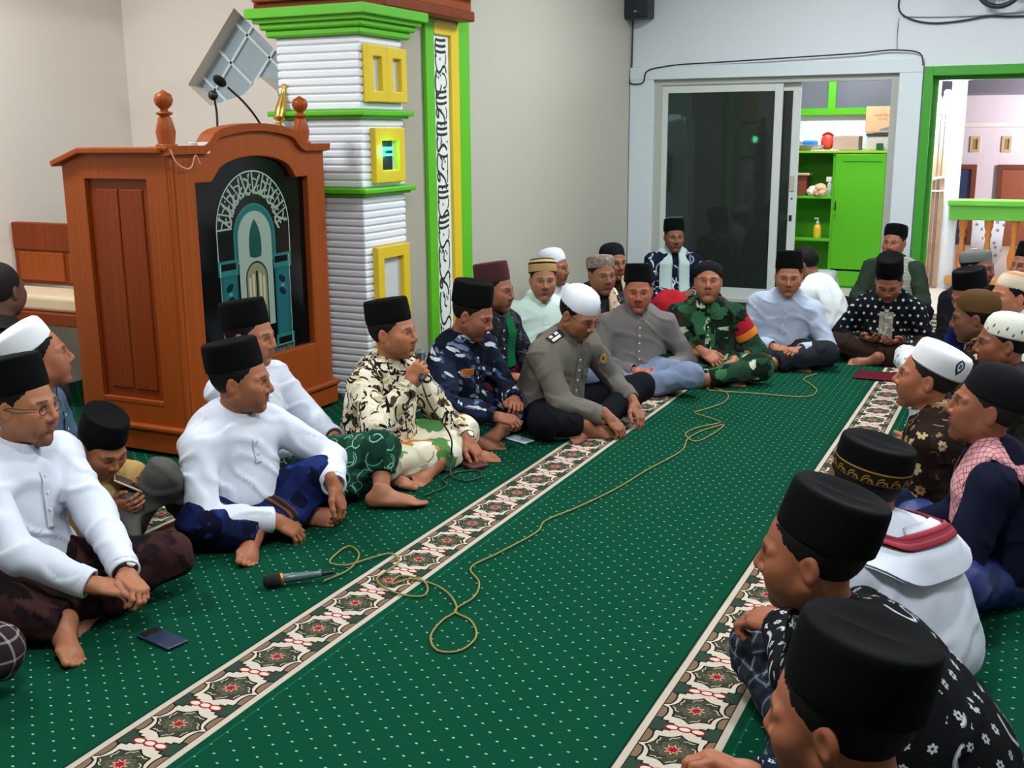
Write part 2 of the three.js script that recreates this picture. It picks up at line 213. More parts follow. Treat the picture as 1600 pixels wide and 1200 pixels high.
{ // vertical lettered strip
  const t = thing('lettered_strip', 'tall white strip of black flowing script in yellow and green frame', 'wall panel');
  mesh('green_border', bx(XW + 0.003, XW + 0.03, 0, CEIL, -6.296, -6.19, 0.004), M.green, t);
  mesh('green_border', bx(XW + 0.003, XW + 0.03, 0, CEIL, -6.776, -6.618, 0.004), M.green, t);
  mesh('yellow_bar', bx(XW + 0.003, XW + 0.035, 0, 2.24, -6.618, -6.511, 0.006), M.yellow, t);
  mesh('yellow_bar', bx(XW + 0.003, XW + 0.035, 2.16, 2.24, -6.511, -6.296, 0.006), M.yellow, t);
  mesh('cap_panel', bx(XW + 0.003, XW + 0.012, 2.24, CEIL, -6.618, -6.296), M.white, t);
  const tex = canvas(256, 2048, (g, w, h, rnd) => {
    g.fillStyle = '#e6ebe8'; g.fillRect(0, 0, w, h); g.strokeStyle = '#15191b'; g.fillStyle = '#15191b'; g.lineCap = 'round'; g.lineJoin = 'round';
    // script running downward: each word is a long curved stem, hooked bowls, upright staffs and dots
    let y = 26; const q = (lw, ...p) => { g.lineWidth = lw * 1.35; g.beginPath(); g.moveTo(p[0], p[1]); for (let i = 2; i < p.length; i += 4) g.quadraticCurveTo(p[i], p[i + 1], p[i + 2], p[i + 3]); g.stroke(); };
    const dot = (x, yy) => { g.save(); g.translate(x, yy); g.rotate(0.78); g.fillRect(-8, -8, 16, 16); g.restore(); };
    while (y < h - 150) {
      const k = Math.floor(rnd() * 6), o = rnd() * 14;
      if (k === 0) { q(15, 60, y, 20, y + 70, 66, y + 140); q(12, 66, y + 140, 120, y + 120, 132, y + 80); q(9, 150, y + 8, 205, y + 10, 212, y + 52, 214, y + 96, 168, y + 92); dot(120, y + 20); dot(190, y + 118); y += 116; }
      else if (k === 1) { q(13, 48, y, 46, y + 60, 80, y + 92, 108, y + 112, 150, y + 72); q(13, 150, y + 72, 196, y + 40, 210, y + 92); q(10, 208, y - 8, 214, y + 20, 196, y + 44); dot(60, y + 118); dot(88, y + 128); y += 94; }
      else if (k === 2) { q(8, 206, y, 210, y + 60, 206, y + 128); q(14, 56, y, 30, y + 60, 60, y + 118); q(11, 96, y + 20, 132, y + 30, 120, y + 58, 104, y + 86, 146, y + 92); dot(150, y + 30); dot(166, y + 46); y += 103; }
      else if (k === 3) { q(15, 50, y + 6, 40, y + 110, 96, y + 60, 150, y + 20, 196, y + 66); q(12, 74, y + 96, 140, y + 124, 206, y + 104); q(9, 110, y - 4, 120, y + 20, 104, y + 36); dot(206, y + 22); y += 96; }
      else if (k === 4) { for (let j = 0; j < 3; j++) q(12, 60, y + j * 34, 130, y + j * 34 + 10, 204, y + j * 34 - 12 + o); q(12, 60, y, 34, y + 50, 62, y + 96); dot(120, y + 112); y += 93; }
      else { q(14, 70, y, 34, y + 24, 58, y + 52, 92, y + 70, 78, y + 24, 74, y, 128, y + 30); q(13, 128, y + 30, 190, y + 60, 176, y + 104); q(9, 196, y, 216, y + 30, 198, y + 64); dot(96, y + 92); dot(116, y + 104); y += 90; }
    }
  }, { seed: 5 });
  const g = new THREE.PlaneGeometry(0.218, 2.16); g.rotateY(Math.PI / 2); g.translate(XW + 0.014, 1.08, -6.4035); mesh('script_panel', g, new THREE.MeshStandardMaterial({ map: tex, roughness: 0.45 }), t);
  mesh('backing', bx(XW + 0.003, XW + 0.012, 0, 2.16, -6.513, -6.294), M.white, t);
}
// ------------------------------------------------------------------ back wall: sliding door, store room, green doorway, terrace
struct('trim_2', join([bx(-3.545, -3.318, 0, 2.10, ZB, ZB + 0.035, 0.006), bx(-1.163, -0.975, 0, 2.10, ZB, ZB + 0.035, 0.006), bx(-3.545, -0.975, 2.02, 2.135, ZB, ZB + 0.04, 0.006)]), M.trimWhite, 'wide white surround of the sliding door');
{
  const d = structGroup('door_1', 'white aluminium sliding glass door, right half slid open');
  mesh('door_frame', join([bx(-3.318, -1.163, 1.97, 2.03, ZB - 0.12, ZB - 0.01), bx(-3.318, -3.245, 0, 1.97, ZB - 0.12, ZB - 0.01), bx(-1.225, -1.163, 0, 1.97, ZB - 0.12, ZB - 0.01), bx(-3.245, -1.225, 0, 0.03, ZB - 0.12, ZB - 0.01)]), M.aluDark, d);
  const glass = new THREE.MeshPhysicalMaterial({ color: 0xa4b2ae, roughness: 0.03, transmission: 0.95, thickness: 0, ior: 1.5, specularIntensity: 0.45 });
  const leaf = (xa, xb, z, nm) => { const f = mesh('sliding_leaf', join([bx(xa, xa + 0.055, 0.03, 1.97, z - 0.018, z + 0.018, 0.004), bx(xb - 0.07, xb, 0.03, 1.97, z - 0.018, z + 0.018, 0.004), bx(xa + 0.055, xb - 0.07, 1.9, 1.97, z - 0.017, z + 0.017), bx(xa + 0.055, xb - 0.07, 0.03, 0.13, z - 0.017, z + 0.017)]), M.alu, d); mesh('pane', bx(xa + 0.05, xb - 0.06, 0.12, 1.91, z - 0.003, z + 0.003), glass, f); return f; };
  leaf(-3.25, -2.14, ZB - 0.045); const l2 = leaf(-3.04, -1.99, ZB - 0.095);
  mesh('pull_handle', bx(-2.052, -2.01, 1.02, 1.16, ZB - 0.08, ZB - 0.066, 0.006), M.aluDark, l2); mesh('latch', bx(-2.045, -2.02, 0.76, 0.81, ZB - 0.08, ZB - 0.064, 0.004), M.black, l2); mesh('lock', bx(-2.035, -2.022, 0.95, 0.965, ZB - 0.08, ZB - 0.068, 0.003), M.black, l2);
}
// store room behind the sliding door
struct('wall_store', join([bx(-3.7, -3.6, 0, 2.6, -12.0, ZB - 0.14), bx(-1.05, -0.98, 0, 2.6, -12.0, ZB - 0.14), bx(-3.7, -0.98, 0, 1.72, -12.0, -11.92), bx(-3.7, -0.98, 2.12, 2.6, -12.0, -11.92), bx(-3.7, -0.98, 2.6, 2.7, -12.0, ZB - 0.14)]), M.white);
struct('floor_store', bx(-3.7, 4.2, -0.15, 0, -16.6, ZB - 0.2), floorMat);
{
  const w = structGroup('window_2', 'green framed clerestory window of the store room');
  mesh('window_frame', join([bx(-3.6, -1.05, 1.71, 1.775, -11.93, -11.86), bx(-3.6, -1.05, 2.07, 2.13, -11.93, -11.86), bx(-3.45, -3.36, 1.775, 2.07, -11.93, -11.86), bx(-2.05, -1.975, 1.775, 2.07, -11.93, -11.86), bx(-1.15, -1.05, 1.775, 2.07, -11.93, -11.86)]), M.green, w);
  const pg = std(0x74757f, 0.12); mesh('pane', bx(-3.4, -2.02, 1.77, 2.08, -11.90, -11.895), pg, w); mesh('pane', bx(-2.0, -1.1, 1.77, 2.08, -11.90, -11.895), pg, w);
  const lp = thing('store_lamp', 'white tube lamp on the store room ceiling behind the sliding door', 'lamp', [-1.9, 2.585, -11.0]);
  mesh('lamp_tube', bx(-0.3, 0.3, -0.03, 0, -0.03, 0.03, 0.012), lampGlow, lp);
  const l = new THREE.RectAreaLight(LAMP_WHITE, 34, 0.6, 0.12); l.position.set(0, -0.04, 0); l.rotation.x = -Math.PI / 2; lp.add(l);
}
{
  const t = thing('green_cabinet', 'bright green wooden cabinet with open shelves and one door behind the sliding door', 'cabinet');
  const xa = -2.6, xb = -1.39, z0 = -11.9, z1 = -11.45, top = 1.335;
  mesh('carcass', join([bx(xa, xb, 0, 0.06, z0, z1), bx(xa, xa + 0.025, 0.06, top, z0 + 0.015, z1), bx(-1.895, -1.865, 0.06, top, z0 + 0.015, z1), bx(xb - 0.025, xb, 0.06, top, z0 + 0.015, z1), bx(xa, xb, 0.06, top, z0, z0 + 0.015)]), M.green, t);
  mesh('cabinet_top', bx(xa - 0.01, xb + 0.015, top, top + 0.022, z0, z1 + 0.015, 0.004), std(0x9cc832, 0.5), t);
  for (const y of [0.46, 0.885]) mesh('shelf', bx(xa + 0.02, -1.89, y, y + 0.025, z0 + 0.01, z1 - 0.005, 0.003), M.green, t);
  const dr = mesh('door', bx(-1.868, xb - 0.004, 0.19, top - 0.01, z1 - 0.002, z1 + 0.02, 0.004), M.green, t);
  mesh('plinth_panel', bx(-1.868, xb - 0.004, 0.02, 0.17, z1 - 0.002, z1 + 0.018, 0.004), M.green, t);
  mesh('groove', bx(-1.80, -1.43, 1.252, 1.258, z1 + 0.0185, z1 + 0.0225), std(0x2d7a10, 0.6), dr);
  mesh('handle', tube([[-1.85, 0.86, z1 + 0.02], [-1.845, 0.845, z1 + 0.05], [-1.845, 0.80, z1 + 0.052], [-1.85, 0.78, z1 + 0.02]], 0.007), M.black, dr); mesh('keyhole', bx(-1.857, -1.845, 0.715, 0.727, z1 + 0.018, z1 + 0.023), M.black, dr);
  // what stands in and on it
  const sb = thing('soap_bottle', 'clear pump bottle of yellow soap on the lower green shelf', 'bottle', [-2.03, 0.485, -11.53]);
  mesh('bottle', lathe([[0, 0], [0.036, 0], [0.04, 0.008], [0.04, 0.1], [0.03, 0.13], [0.014, 0.14], [0, 0.14]]), new THREE.MeshPhysicalMaterial({ color: 0xf2c230, roughness: 0.12, clearcoat: 0.6 }), sb); mesh('pump', join([lathe([[0, 0.14], [0.016, 0.14], [0.016, 0.165], [0.006, 0.17], [0.006, 0.195], [0, 0.195]]), bx(-0.035, 0.01, 0.19, 0.205, -0.008, 0.008, 0.004)]), M.paper, sb);
  const br = thing('brown_box', 'small brown box with a pale lid on the upper green shelf', 'box', [-2.26, 0.91, -11.6]); mesh('box', bx(-0.1, 0.1, 0, 0.2, -0.09, 0.09, 0.008), std(0x8a4326, 0.6), br); mesh('lid', bx(-0.13, 0.13, 0.2, 0.225, -0.11, 0.11, 0.01), std(0xd9b58e, 0.6), br);
  const clutter = [['crumpled_bag', 'white crumpled bag on upper green shelf', -2.09, 0.055, 0.05, 0xf2ece2], ['food_pack', 'peach coloured pack on upper green shelf', -2.02, 0.075, 0.055, 0xe6b48c], ['food_pack', 'small tan pack lying at front of upper shelf', -1.985, 0.04, 0.03, 0xe9cfa0]];
  for (const [nm, lb, x, r, h, col] of clutter) { const g = new THREE.IcosahedronGeometry(r, 3), p = g.attributes.position; for (let i = 0; i < p.count; i++) { const k = 1 + 0.28 * noise(p.getX(i) * 30 + x * 9, p.getY(i) * 30, p.getZ(i) * 30); p.setXYZ(i, p.getX(i) * k, Math.max(-h * 0.9, p.getY(i) * k), p.getZ(i) * k * 0.8); } g.computeVertexNormals(); g.translate(x, 0.91 + h * 0.9, -11.5); solo(nm, g, std(col, 0.6), lb, nm === 'food_pack' ? 'pack' : 'bag'); }
  const sp = thing('spray_bottle', 'white spray bottle at the right end of the upper green shelf', 'bottle', [-1.93, 0.91, -11.52]); mesh('bottle', lathe([[0, 0], [0.025, 0], [0.027, 0.06], [0.022, 0.12], [0.01, 0.14], [0, 0.14]]), std(0xb9c8bd, 0.3), sp); mesh('trigger_head', bx(-0.035, 0.02, 0.14, 0.19, -0.012, 0.012, 0.006), M.paper, sp);
  const carton = (xa2, xb2, ya, yb, za, zb, col, nm, lb, tex) => { const c = thing(nm, lb, 'box'); mesh('carton', bx(xa2, xb2, ya, yb, za, zb, 0.006), std(col, 0.85), c); mesh('flap_tape', bx((xa2 + xb2) / 2 - 0.03, (xa2 + xb2) / 2 + 0.03, yb - 0.001, yb + 0.002, za, zb), std(0xc79f72, 0.5), c); if (tex) { const g = new THREE.PlaneGeometry(xb2 - xa2 - 0.02, yb - ya - 0.02); g.translate((xa2 + xb2) / 2, (ya + yb) / 2, zb + 0.0015); mesh('print', g, new THREE.MeshStandardMaterial({ map: tex, roughness: 0.85 }), c); } return c; };
  carton(-1.93, -1.68, 1.36, 1.50, -11.82, -11.56, 0xb99a8e, 'cardboard_carton', 'closed low brown carton in the middle of the cabinet top');
  const print = canvas(256, 256, (g, w, h) => { g.fillStyle = '#dcab80'; g.fillRect(0, 0, w, h); g.fillStyle = '#a8623c'; g.font = 'bold 44px serif'; g.fillText('surland', 60, 96); g.font = 'bold 26px sans-serif'; g.fillStyle = '#b06a48'; g.fillText('SOLAR', 88, 134); g.fillStyle = '#7d8187'; g.beginPath(); g.moveTo(110, 230); g.lineTo(256, 180); g.lineTo(256, 240); g.lineTo(110, 250); g.fill(); });
  carton(-1.62, -1.30, 1.53, 1.78, -11.82, -11.52, 0xdcab80, 'printed_carton', 'tan carton with brown printing standing on top of a clear storage tub', print);
  const tub = thing('storage_tub', 'clear plastic tub with dark lid under the printed carton on the cabinet', 'tub', [-1.46, 1.358, -11.66]); mesh('tub', bx(-0.14, 0.15, 0, 0.14, -0.13, 0.12, 0.012), std(0xd0c0b8, 0.35), tub); mesh('lid', bx(-0.15, 0.16, 0.14, 0.165, -0.14, 0.13, 0.008), std(0x3f4550, 0.4), tub);
  solo('green_tin', bx(-1.50, -1.44, 1.358, 1.43, -11.53, -11.48, 0.006), std(0x1f5a2c, 0.4), 'small dark green tin in front of the clear storage tub', 'tin');
  const bag = thing('plastic_basket', 'pale basket of blue and white packets at the left end of the cabinet top', 'basket', [-2.17, 1.358, -11.6]); mesh('basket', lathe([[0, 0], [0.13, 0], [0.16, 0.05], [0.155, 0.055], [0.125, 0.008], [0, 0.008]], 20), std(0xb9ada4, 0.6), bag); mesh('blue_packet', bx(-0.05, 0.08, 0.03, 0.1, -0.06, 0.08, 0.02), std(0x2d7fd0, 0.35), bag); mesh('white_packet', bx(-0.12, 0.06, 0.06, 0.14, -0.08, 0.03, 0.035), std(0xe2e6ea, 0.4), bag);
  const rb = thing('red_bag', 'rounded red bag on the cabinet top between basket and carton', 'bag', [-1.99, 1.358, -11.62]); const g0 = new THREE.SphereGeometry(0.08, 20, 14); g0.scale(0.85, 1.05, 0.7); g0.translate(0, 0.085, 0); mesh('bag', g0, std(0xe2442c, 0.45), rb); mesh('strap', tube([[-0.05, 0.15, 0.02], [0, 0.175, 0.03], [0.05, 0.15, 0.02], [0.068, 0.09, 0.03]], 0.008), std(0xb52a1a, 0.5), rb);
  solo('paper_sheet', bx(-2.12, -1.86, 1.358, 1.366, -11.55, -11.44, 0.002), M.paper, 'white sheet of paper at the front edge of the cabinet top', 'paper');
}
{ // dark wardrobe and hanging clothes seen through the left glass
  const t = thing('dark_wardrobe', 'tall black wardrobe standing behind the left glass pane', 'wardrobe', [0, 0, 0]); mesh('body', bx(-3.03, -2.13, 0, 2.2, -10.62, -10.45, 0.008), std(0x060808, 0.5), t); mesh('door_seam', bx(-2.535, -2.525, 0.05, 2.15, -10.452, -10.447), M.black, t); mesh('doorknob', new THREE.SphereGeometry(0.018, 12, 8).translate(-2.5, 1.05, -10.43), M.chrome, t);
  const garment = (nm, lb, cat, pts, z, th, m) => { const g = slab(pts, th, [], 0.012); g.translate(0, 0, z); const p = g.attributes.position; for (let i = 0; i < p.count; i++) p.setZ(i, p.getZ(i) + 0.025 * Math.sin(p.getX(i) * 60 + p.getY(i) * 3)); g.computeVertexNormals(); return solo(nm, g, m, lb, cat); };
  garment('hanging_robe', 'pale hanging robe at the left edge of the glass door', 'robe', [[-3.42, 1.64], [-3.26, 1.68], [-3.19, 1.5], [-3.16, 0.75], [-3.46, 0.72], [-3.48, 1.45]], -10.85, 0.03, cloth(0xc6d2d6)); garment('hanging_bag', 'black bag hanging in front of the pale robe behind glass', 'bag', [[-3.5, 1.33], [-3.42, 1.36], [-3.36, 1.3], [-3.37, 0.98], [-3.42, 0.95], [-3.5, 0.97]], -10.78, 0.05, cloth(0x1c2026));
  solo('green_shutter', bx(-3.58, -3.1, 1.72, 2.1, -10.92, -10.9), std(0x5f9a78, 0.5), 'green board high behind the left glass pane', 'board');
}
// green doorway, terrace and house across the yard
{
  const d = structGroup('door_2', 'open doorway with a bright green frame');
  mesh('door_frame', join([bx(-0.965, -0.895, 0, 2.065, ZB - 0.14, ZB + 0.045, 0.004), bx(-0.895, 0.58, 1.99, 2.065, ZB - 0.14, ZB + 0.045, 0.004), bx(0.58, 0.65, 0, 2.065, ZB - 0.14, ZB + 0.045, 0.004)]), M.greenDoor, d);
  mesh('inner_stop', join([bx(-0.896, -0.855, 0, 1.955, ZB - 0.139, ZB - 0.07), bx(-0.896, 0.58, 1.955, 1.991, ZB - 0.139, ZB - 0.07)]), M.greenDoor, d);
  const gt = thing('folded_gate', 'bundle of tall brown folding gate bars beside the green doorway', 'gate'); for (let i = 0; i < 3; i++) mesh('gate_bar', bx(-0.985 + i * 0.042, -0.957 + i * 0.042, 0.02, 1.86, -11.80, -11.76, 0.006), std([0xb0835a, 0x9a7350, 0xc29a6c][i], 0.4), gt); mesh('tie_strap', tube([[-0.99, 1.07, -11.755], [-0.93, 1.09, -11.745], [-0.86, 1.10, -11.75]], 0.012), M.paper, gt); mesh('tie_strap', tube([[-0.99, 0.96, -11.755], [-0.86, 0.965, -11.75]], 0.008), M.paper, gt);
  struct('wall_terrace', join([bx(-0.87, -0.74, 0, 2.6, -11.95, -11.82), bx(-0.98, 4.2, 2.35, 2.5, -12.1, ZB - 0.14)]), M.white, 'slim white post of the terrace');
  const lp = thing('terrace_lamp', 'glowing white energy saving lamp outside the green doorway', 'lamp', [-0.9, 1.76, -11.72]);
  mesh('lamp_bulb', join([tube([[-0.03, -0.05, 0], [-0.03, 0.05, 0], [0, 0.075, 0], [0.03, 0.05, 0], [0.03, -0.05, 0]], 0.016), tube([[0, -0.05, -0.03], [0, 0.05, -0.03], [0, 0.07, 0.02], [0, -0.05, 0.03]], 0.014)]), new THREE.MeshStandardMaterial({ color: 0xffffff, emissive: 0xf4f8ff, emissiveIntensity: 5 }), lp); mesh('socket', lathe([[0, 0.08], [0.03, 0.08], [0.034, 0.15], [0.02, 0.17], [0, 0.17]]), M.paper, lp);
  const pl = new THREE.PointLight(0xf2f6ff, 2.2); pl.position.set(0.05, -0.02, 0.1); pl.castShadow = true; pl.shadow.radius = 3; lp.add(pl);
  const ra = thing('balustrade', 'terrace balustrade of turned orange balusters under a green rail', 'balustrade'); mesh('rail', join([bx(-0.8, 3, 0.69, 0.87, -11.88, -11.70, 0.01), bx(-0.82, 3, 0.83, 0.885, -11.92, -11.66, 0.008)]), std(0x69b83f, 0.5), ra); mesh('bottom_rail', bx(-0.8, 3, 0.05, 0.13, -11.86, -11.72, 0.01), M.woodPale, ra);
  const prof = [[0.03, 0.12], [0.035, 0.16], [0.028, 0.18], [0.045, 0.26], [0.05, 0.33], [0.03, 0.43], [0.022, 0.5], [0.035, 0.54], [0.025, 0.57], [0.04, 0.62], [0.045, 0.7]]; const bg = lathe(prof, 14);
  for (let i = 0; i < 14; i++) { const b = mesh('baluster', bg, std(0xc97a2c, 0.45), ra); b.position.set(-0.67 + i * 0.235, 0, -11.79); }
  const h = thing('house_across', 'pale house facade across the yard with brown doors and small vents', 'house'); mesh('facade', bx(-3, 5, -1.2, 2.0, -16.8, -16.5), std(0xe3dce4, 0.8), h); mesh('eave', bx(-3.2, 5, 2.0, 2.6, -16.9, -15.6), std(0x8a8a98, 0.7), h); mesh('ledge', bx(-3, 5, 1.585, 1.65, -16.5, -16.40, 0.008), std(0xf0ece8, 0.6), h);
  for (const x of [-0.87, -0.478, -0.09]) { const v = mesh('vent_frame', slab([[x - 0.06, 1.255], [x + 0.06, 1.255], [x + 0.06, 1.465], [x - 0.06, 1.465]], 0.02, [[[x - 0.03, 1.29], [x + 0.03, 1.29], [x + 0.03, 1.43], [x - 0.03, 1.43]]]), std(0xcbb78e, 0.6), h); v.geometry.translate(0, 0, -16.5); mesh('vent_opening', bx(x - 0.03, x + 0.03, 1.29, 1.43, -16.5, -16.495), std(0x9a8458, 0.7), v); }
  const wf = mesh('window_frame', join([bx(-1.1, -0.82, 1.03, 1.09, -16.5, -16.45), bx(-0.88, -0.82, -0.2, 1.03, -16.5, -16.45), bx(-1.1, -1.06, -0.2, 1.03, -16.5, -16.45)]), std(0x7b4028, 0.5), h); mesh('window_pane', bx(-1.06, -0.88, -0.2, 1.03, -16.49, -16.485), std(0x2f4468, 0.2), wf);
  const df = mesh('door_frame', join([bx(-0.555, 0.4, 1.03, 1.09, -16.5, -16.45), bx(-0.555, -0.49, -1, 1.03, -16.5, -16.45)]), std(0x6e3a26, 0.5), h); mesh('door_panel', bx(-0.49, 0.4, -1, 1.03, -16.49, -16.47), std(0x94543a, 0.5), df);
  const yl = thing('added_facade_lamp', 'unseen white lamp added to brighten the house facade, beyond the right door jamb', 'lamp', [1.6, 1.75, -16.2]); mesh('lamp_bulb', new THREE.SphereGeometry(0.06, 16, 12), new THREE.MeshStandardMaterial({ color: 0xffffff, emissive: 0xfff4f4, emissiveIntensity: 3 }), yl); mesh('bracket', bx(-0.03, 0.03, 0.04, 0.1, -0.3, 0.02, 0.01), M.paper, yl);  // out-of-view lamp added to brighten the facade across the yard
  const yp = new THREE.PointLight(0xfff2f4, 5); yp.position.set(-0.6, -0.1, 1.2); yp.castShadow = true; yp.shadow.radius = 3; yl.add(yp);
  const c = thing('hanging_cloth', 'white flowered cloth hanging behind the terrace balusters', 'cloth'); const g = slab([[-0.6, 0.68], [-0.3, 0.7], [-0.32, 0.3], [-0.42, 0.12], [-0.58, 0.15]], 0.015, [], 0.004); g.translate(0, 0, -12.1); mesh('cloth', boxUV(g), new THREE.MeshStandardMaterial({ roughness: 0.9, map: canvas(128, 128, (q, w, hh, rnd) => { q.fillStyle = '#e9e8f2'; q.fillRect(0, 0, w, hh); for (let i = 0; i < 9; i++) flower(q, rnd() * w, rnd() * hh, 9, '#9a8f8a', '#6f6a5c'); }, { size: [0.25, 0.25] }) }), c);
}
{ // loudspeaker, cables and wall fan
  const s = thing('wall_speaker', 'black box loudspeaker high in the corner beside the sliding door', 'speaker', [-3.447, 2.55, ZB + 0.03]);
  mesh('cabinet', bx(-0.125, 0.125, 0, 0.4, 0, 0.17, 0.012), std(0x1c2129, 0.55), s); mesh('grille', bx(-0.108, 0.108, 0.02, 0.38, 0.168, 0.178, 0.006), std(0x252b33, 0.8), s); mesh('badge', bx(-0.012, 0.016, 0.055, 0.068, 0.177, 0.181, 0.002), std(0x9aa0aa, 0.4), s);
  solo('speaker_cable', tube([[-3.53, 2.56, ZB + 0.02], [-3.535, 2.3, ZB + 0.012], [-3.54, 2.1, ZB + 0.012], [-3.545, 2.0, ZB + 0.045], [-3.46, 1.985, ZB + 0.045], [-3.41, 2.0, ZB + 0.045], [-3.385, 2.09, ZB + 0.045], [-3.2, 2.135, ZB + 0.045], [-2.7, 2.155, ZB + 0.045], [-2.0, 2.175, ZB + 0.045], [-1.5, 2.19, ZB + 0.045], [-1.2, 2.205, ZB + 0.04], [-1.01, 2.17, ZB + 0.04], [-0.985, 2.12, ZB + 0.04], [-0.98, 2.075, ZB + 0.045]], 0.0065, 120), M.blackCable, 'black cable running from the loudspeaker along the top of the sliding door', 'cable');
  solo('riser_cable', tube([[-1.2, 2.21, ZB + 0.012], [-1.205, 2.35, ZB + 0.01], [-1.2, 2.46, ZB + 0.01]], 0.004), M.greyCable, 'thin grey cable rising from door cable to fan cable', 'cable');
  solo('fan_cable', tube([[-1.2, CEIL - 0.02, ZB + 0.02], [-1.2, 2.7, ZB + 0.02], [-1.2, 2.52, ZB + 0.02], [-1.12, 2.455, ZB + 0.02], [-0.95, 2.41, ZB + 0.02], [-0.72, 2.415, ZB + 0.02], [-0.52, 2.44, ZB + 0.02], [-0.3, 2.43, ZB + 0.02], [0.3, 2.44, ZB + 0.02]], 0.007, 80), M.blackCable, 'sagging black cable under the wall fan', 'cable');
  solo('upper_fan_cable', tube([[-1.17, 2.47, ZB + 0.012], [-0.9, 2.455, ZB + 0.012], [-0.6, 2.45, ZB + 0.012], [-0.3, 2.46, ZB + 0.012], [0.3, 2.48, ZB + 0.012]], 0.004, 40), M.greyCable, 'thin straight grey cable just above the sagging black cable', 'cable');
  const f = thing('wall_fan', 'round wall fan with a dark blue rim at the top edge', 'fan', [-0.437, 2.665, ZB + 0.16]);
  mesh('rim', new THREE.TorusGeometry(0.165, 0.02, 12, 48), std(0x2a2c44, 0.4), f); mesh('grille', (() => { const l = []; for (let i = 0; i < 24; i++) { const g = new THREE.CylinderGeometry(0.0016, 0.0016, 0.16, 6); g.translate(0, 0.085, 0); g.rotateZ(i / 24 * 6.283); l.push(g); } return join(l); })(), M.greyCable, f);
  mesh('hub', new THREE.CylinderGeometry(0.045, 0.05, 0.03, 24).rotateX(Math.PI / 2), std(0xb9b8ba, 0.5), f); for (let i = 0; i < 3; i++) { const g = new THREE.BoxGeometry(0.07, 0.12, 0.004); g.translate(0, 0.085, 0); g.rotateY(0.35); g.rotateZ(i * 2.094); g.translate(0, 0, -0.03); mesh('blade', g, std(0xa9aab2, 0.5), f); }
  mesh('motor', new THREE.CylinderGeometry(0.05, 0.04, 0.08, 20).rotateX(Math.PI / 2).translate(0, 0, -0.07), std(0x2a2c44, 0.5), f); mesh('wall_arm', join([bx(-0.03, 0.03, -0.16, -0.02, -0.15, -0.12, 0.006), tube([[0, -0.1, -0.13], [0, -0.09, -0.09], [0, -0.02, -0.07]], 0.014)]), std(0xd8dadc, 0.5), f);
}
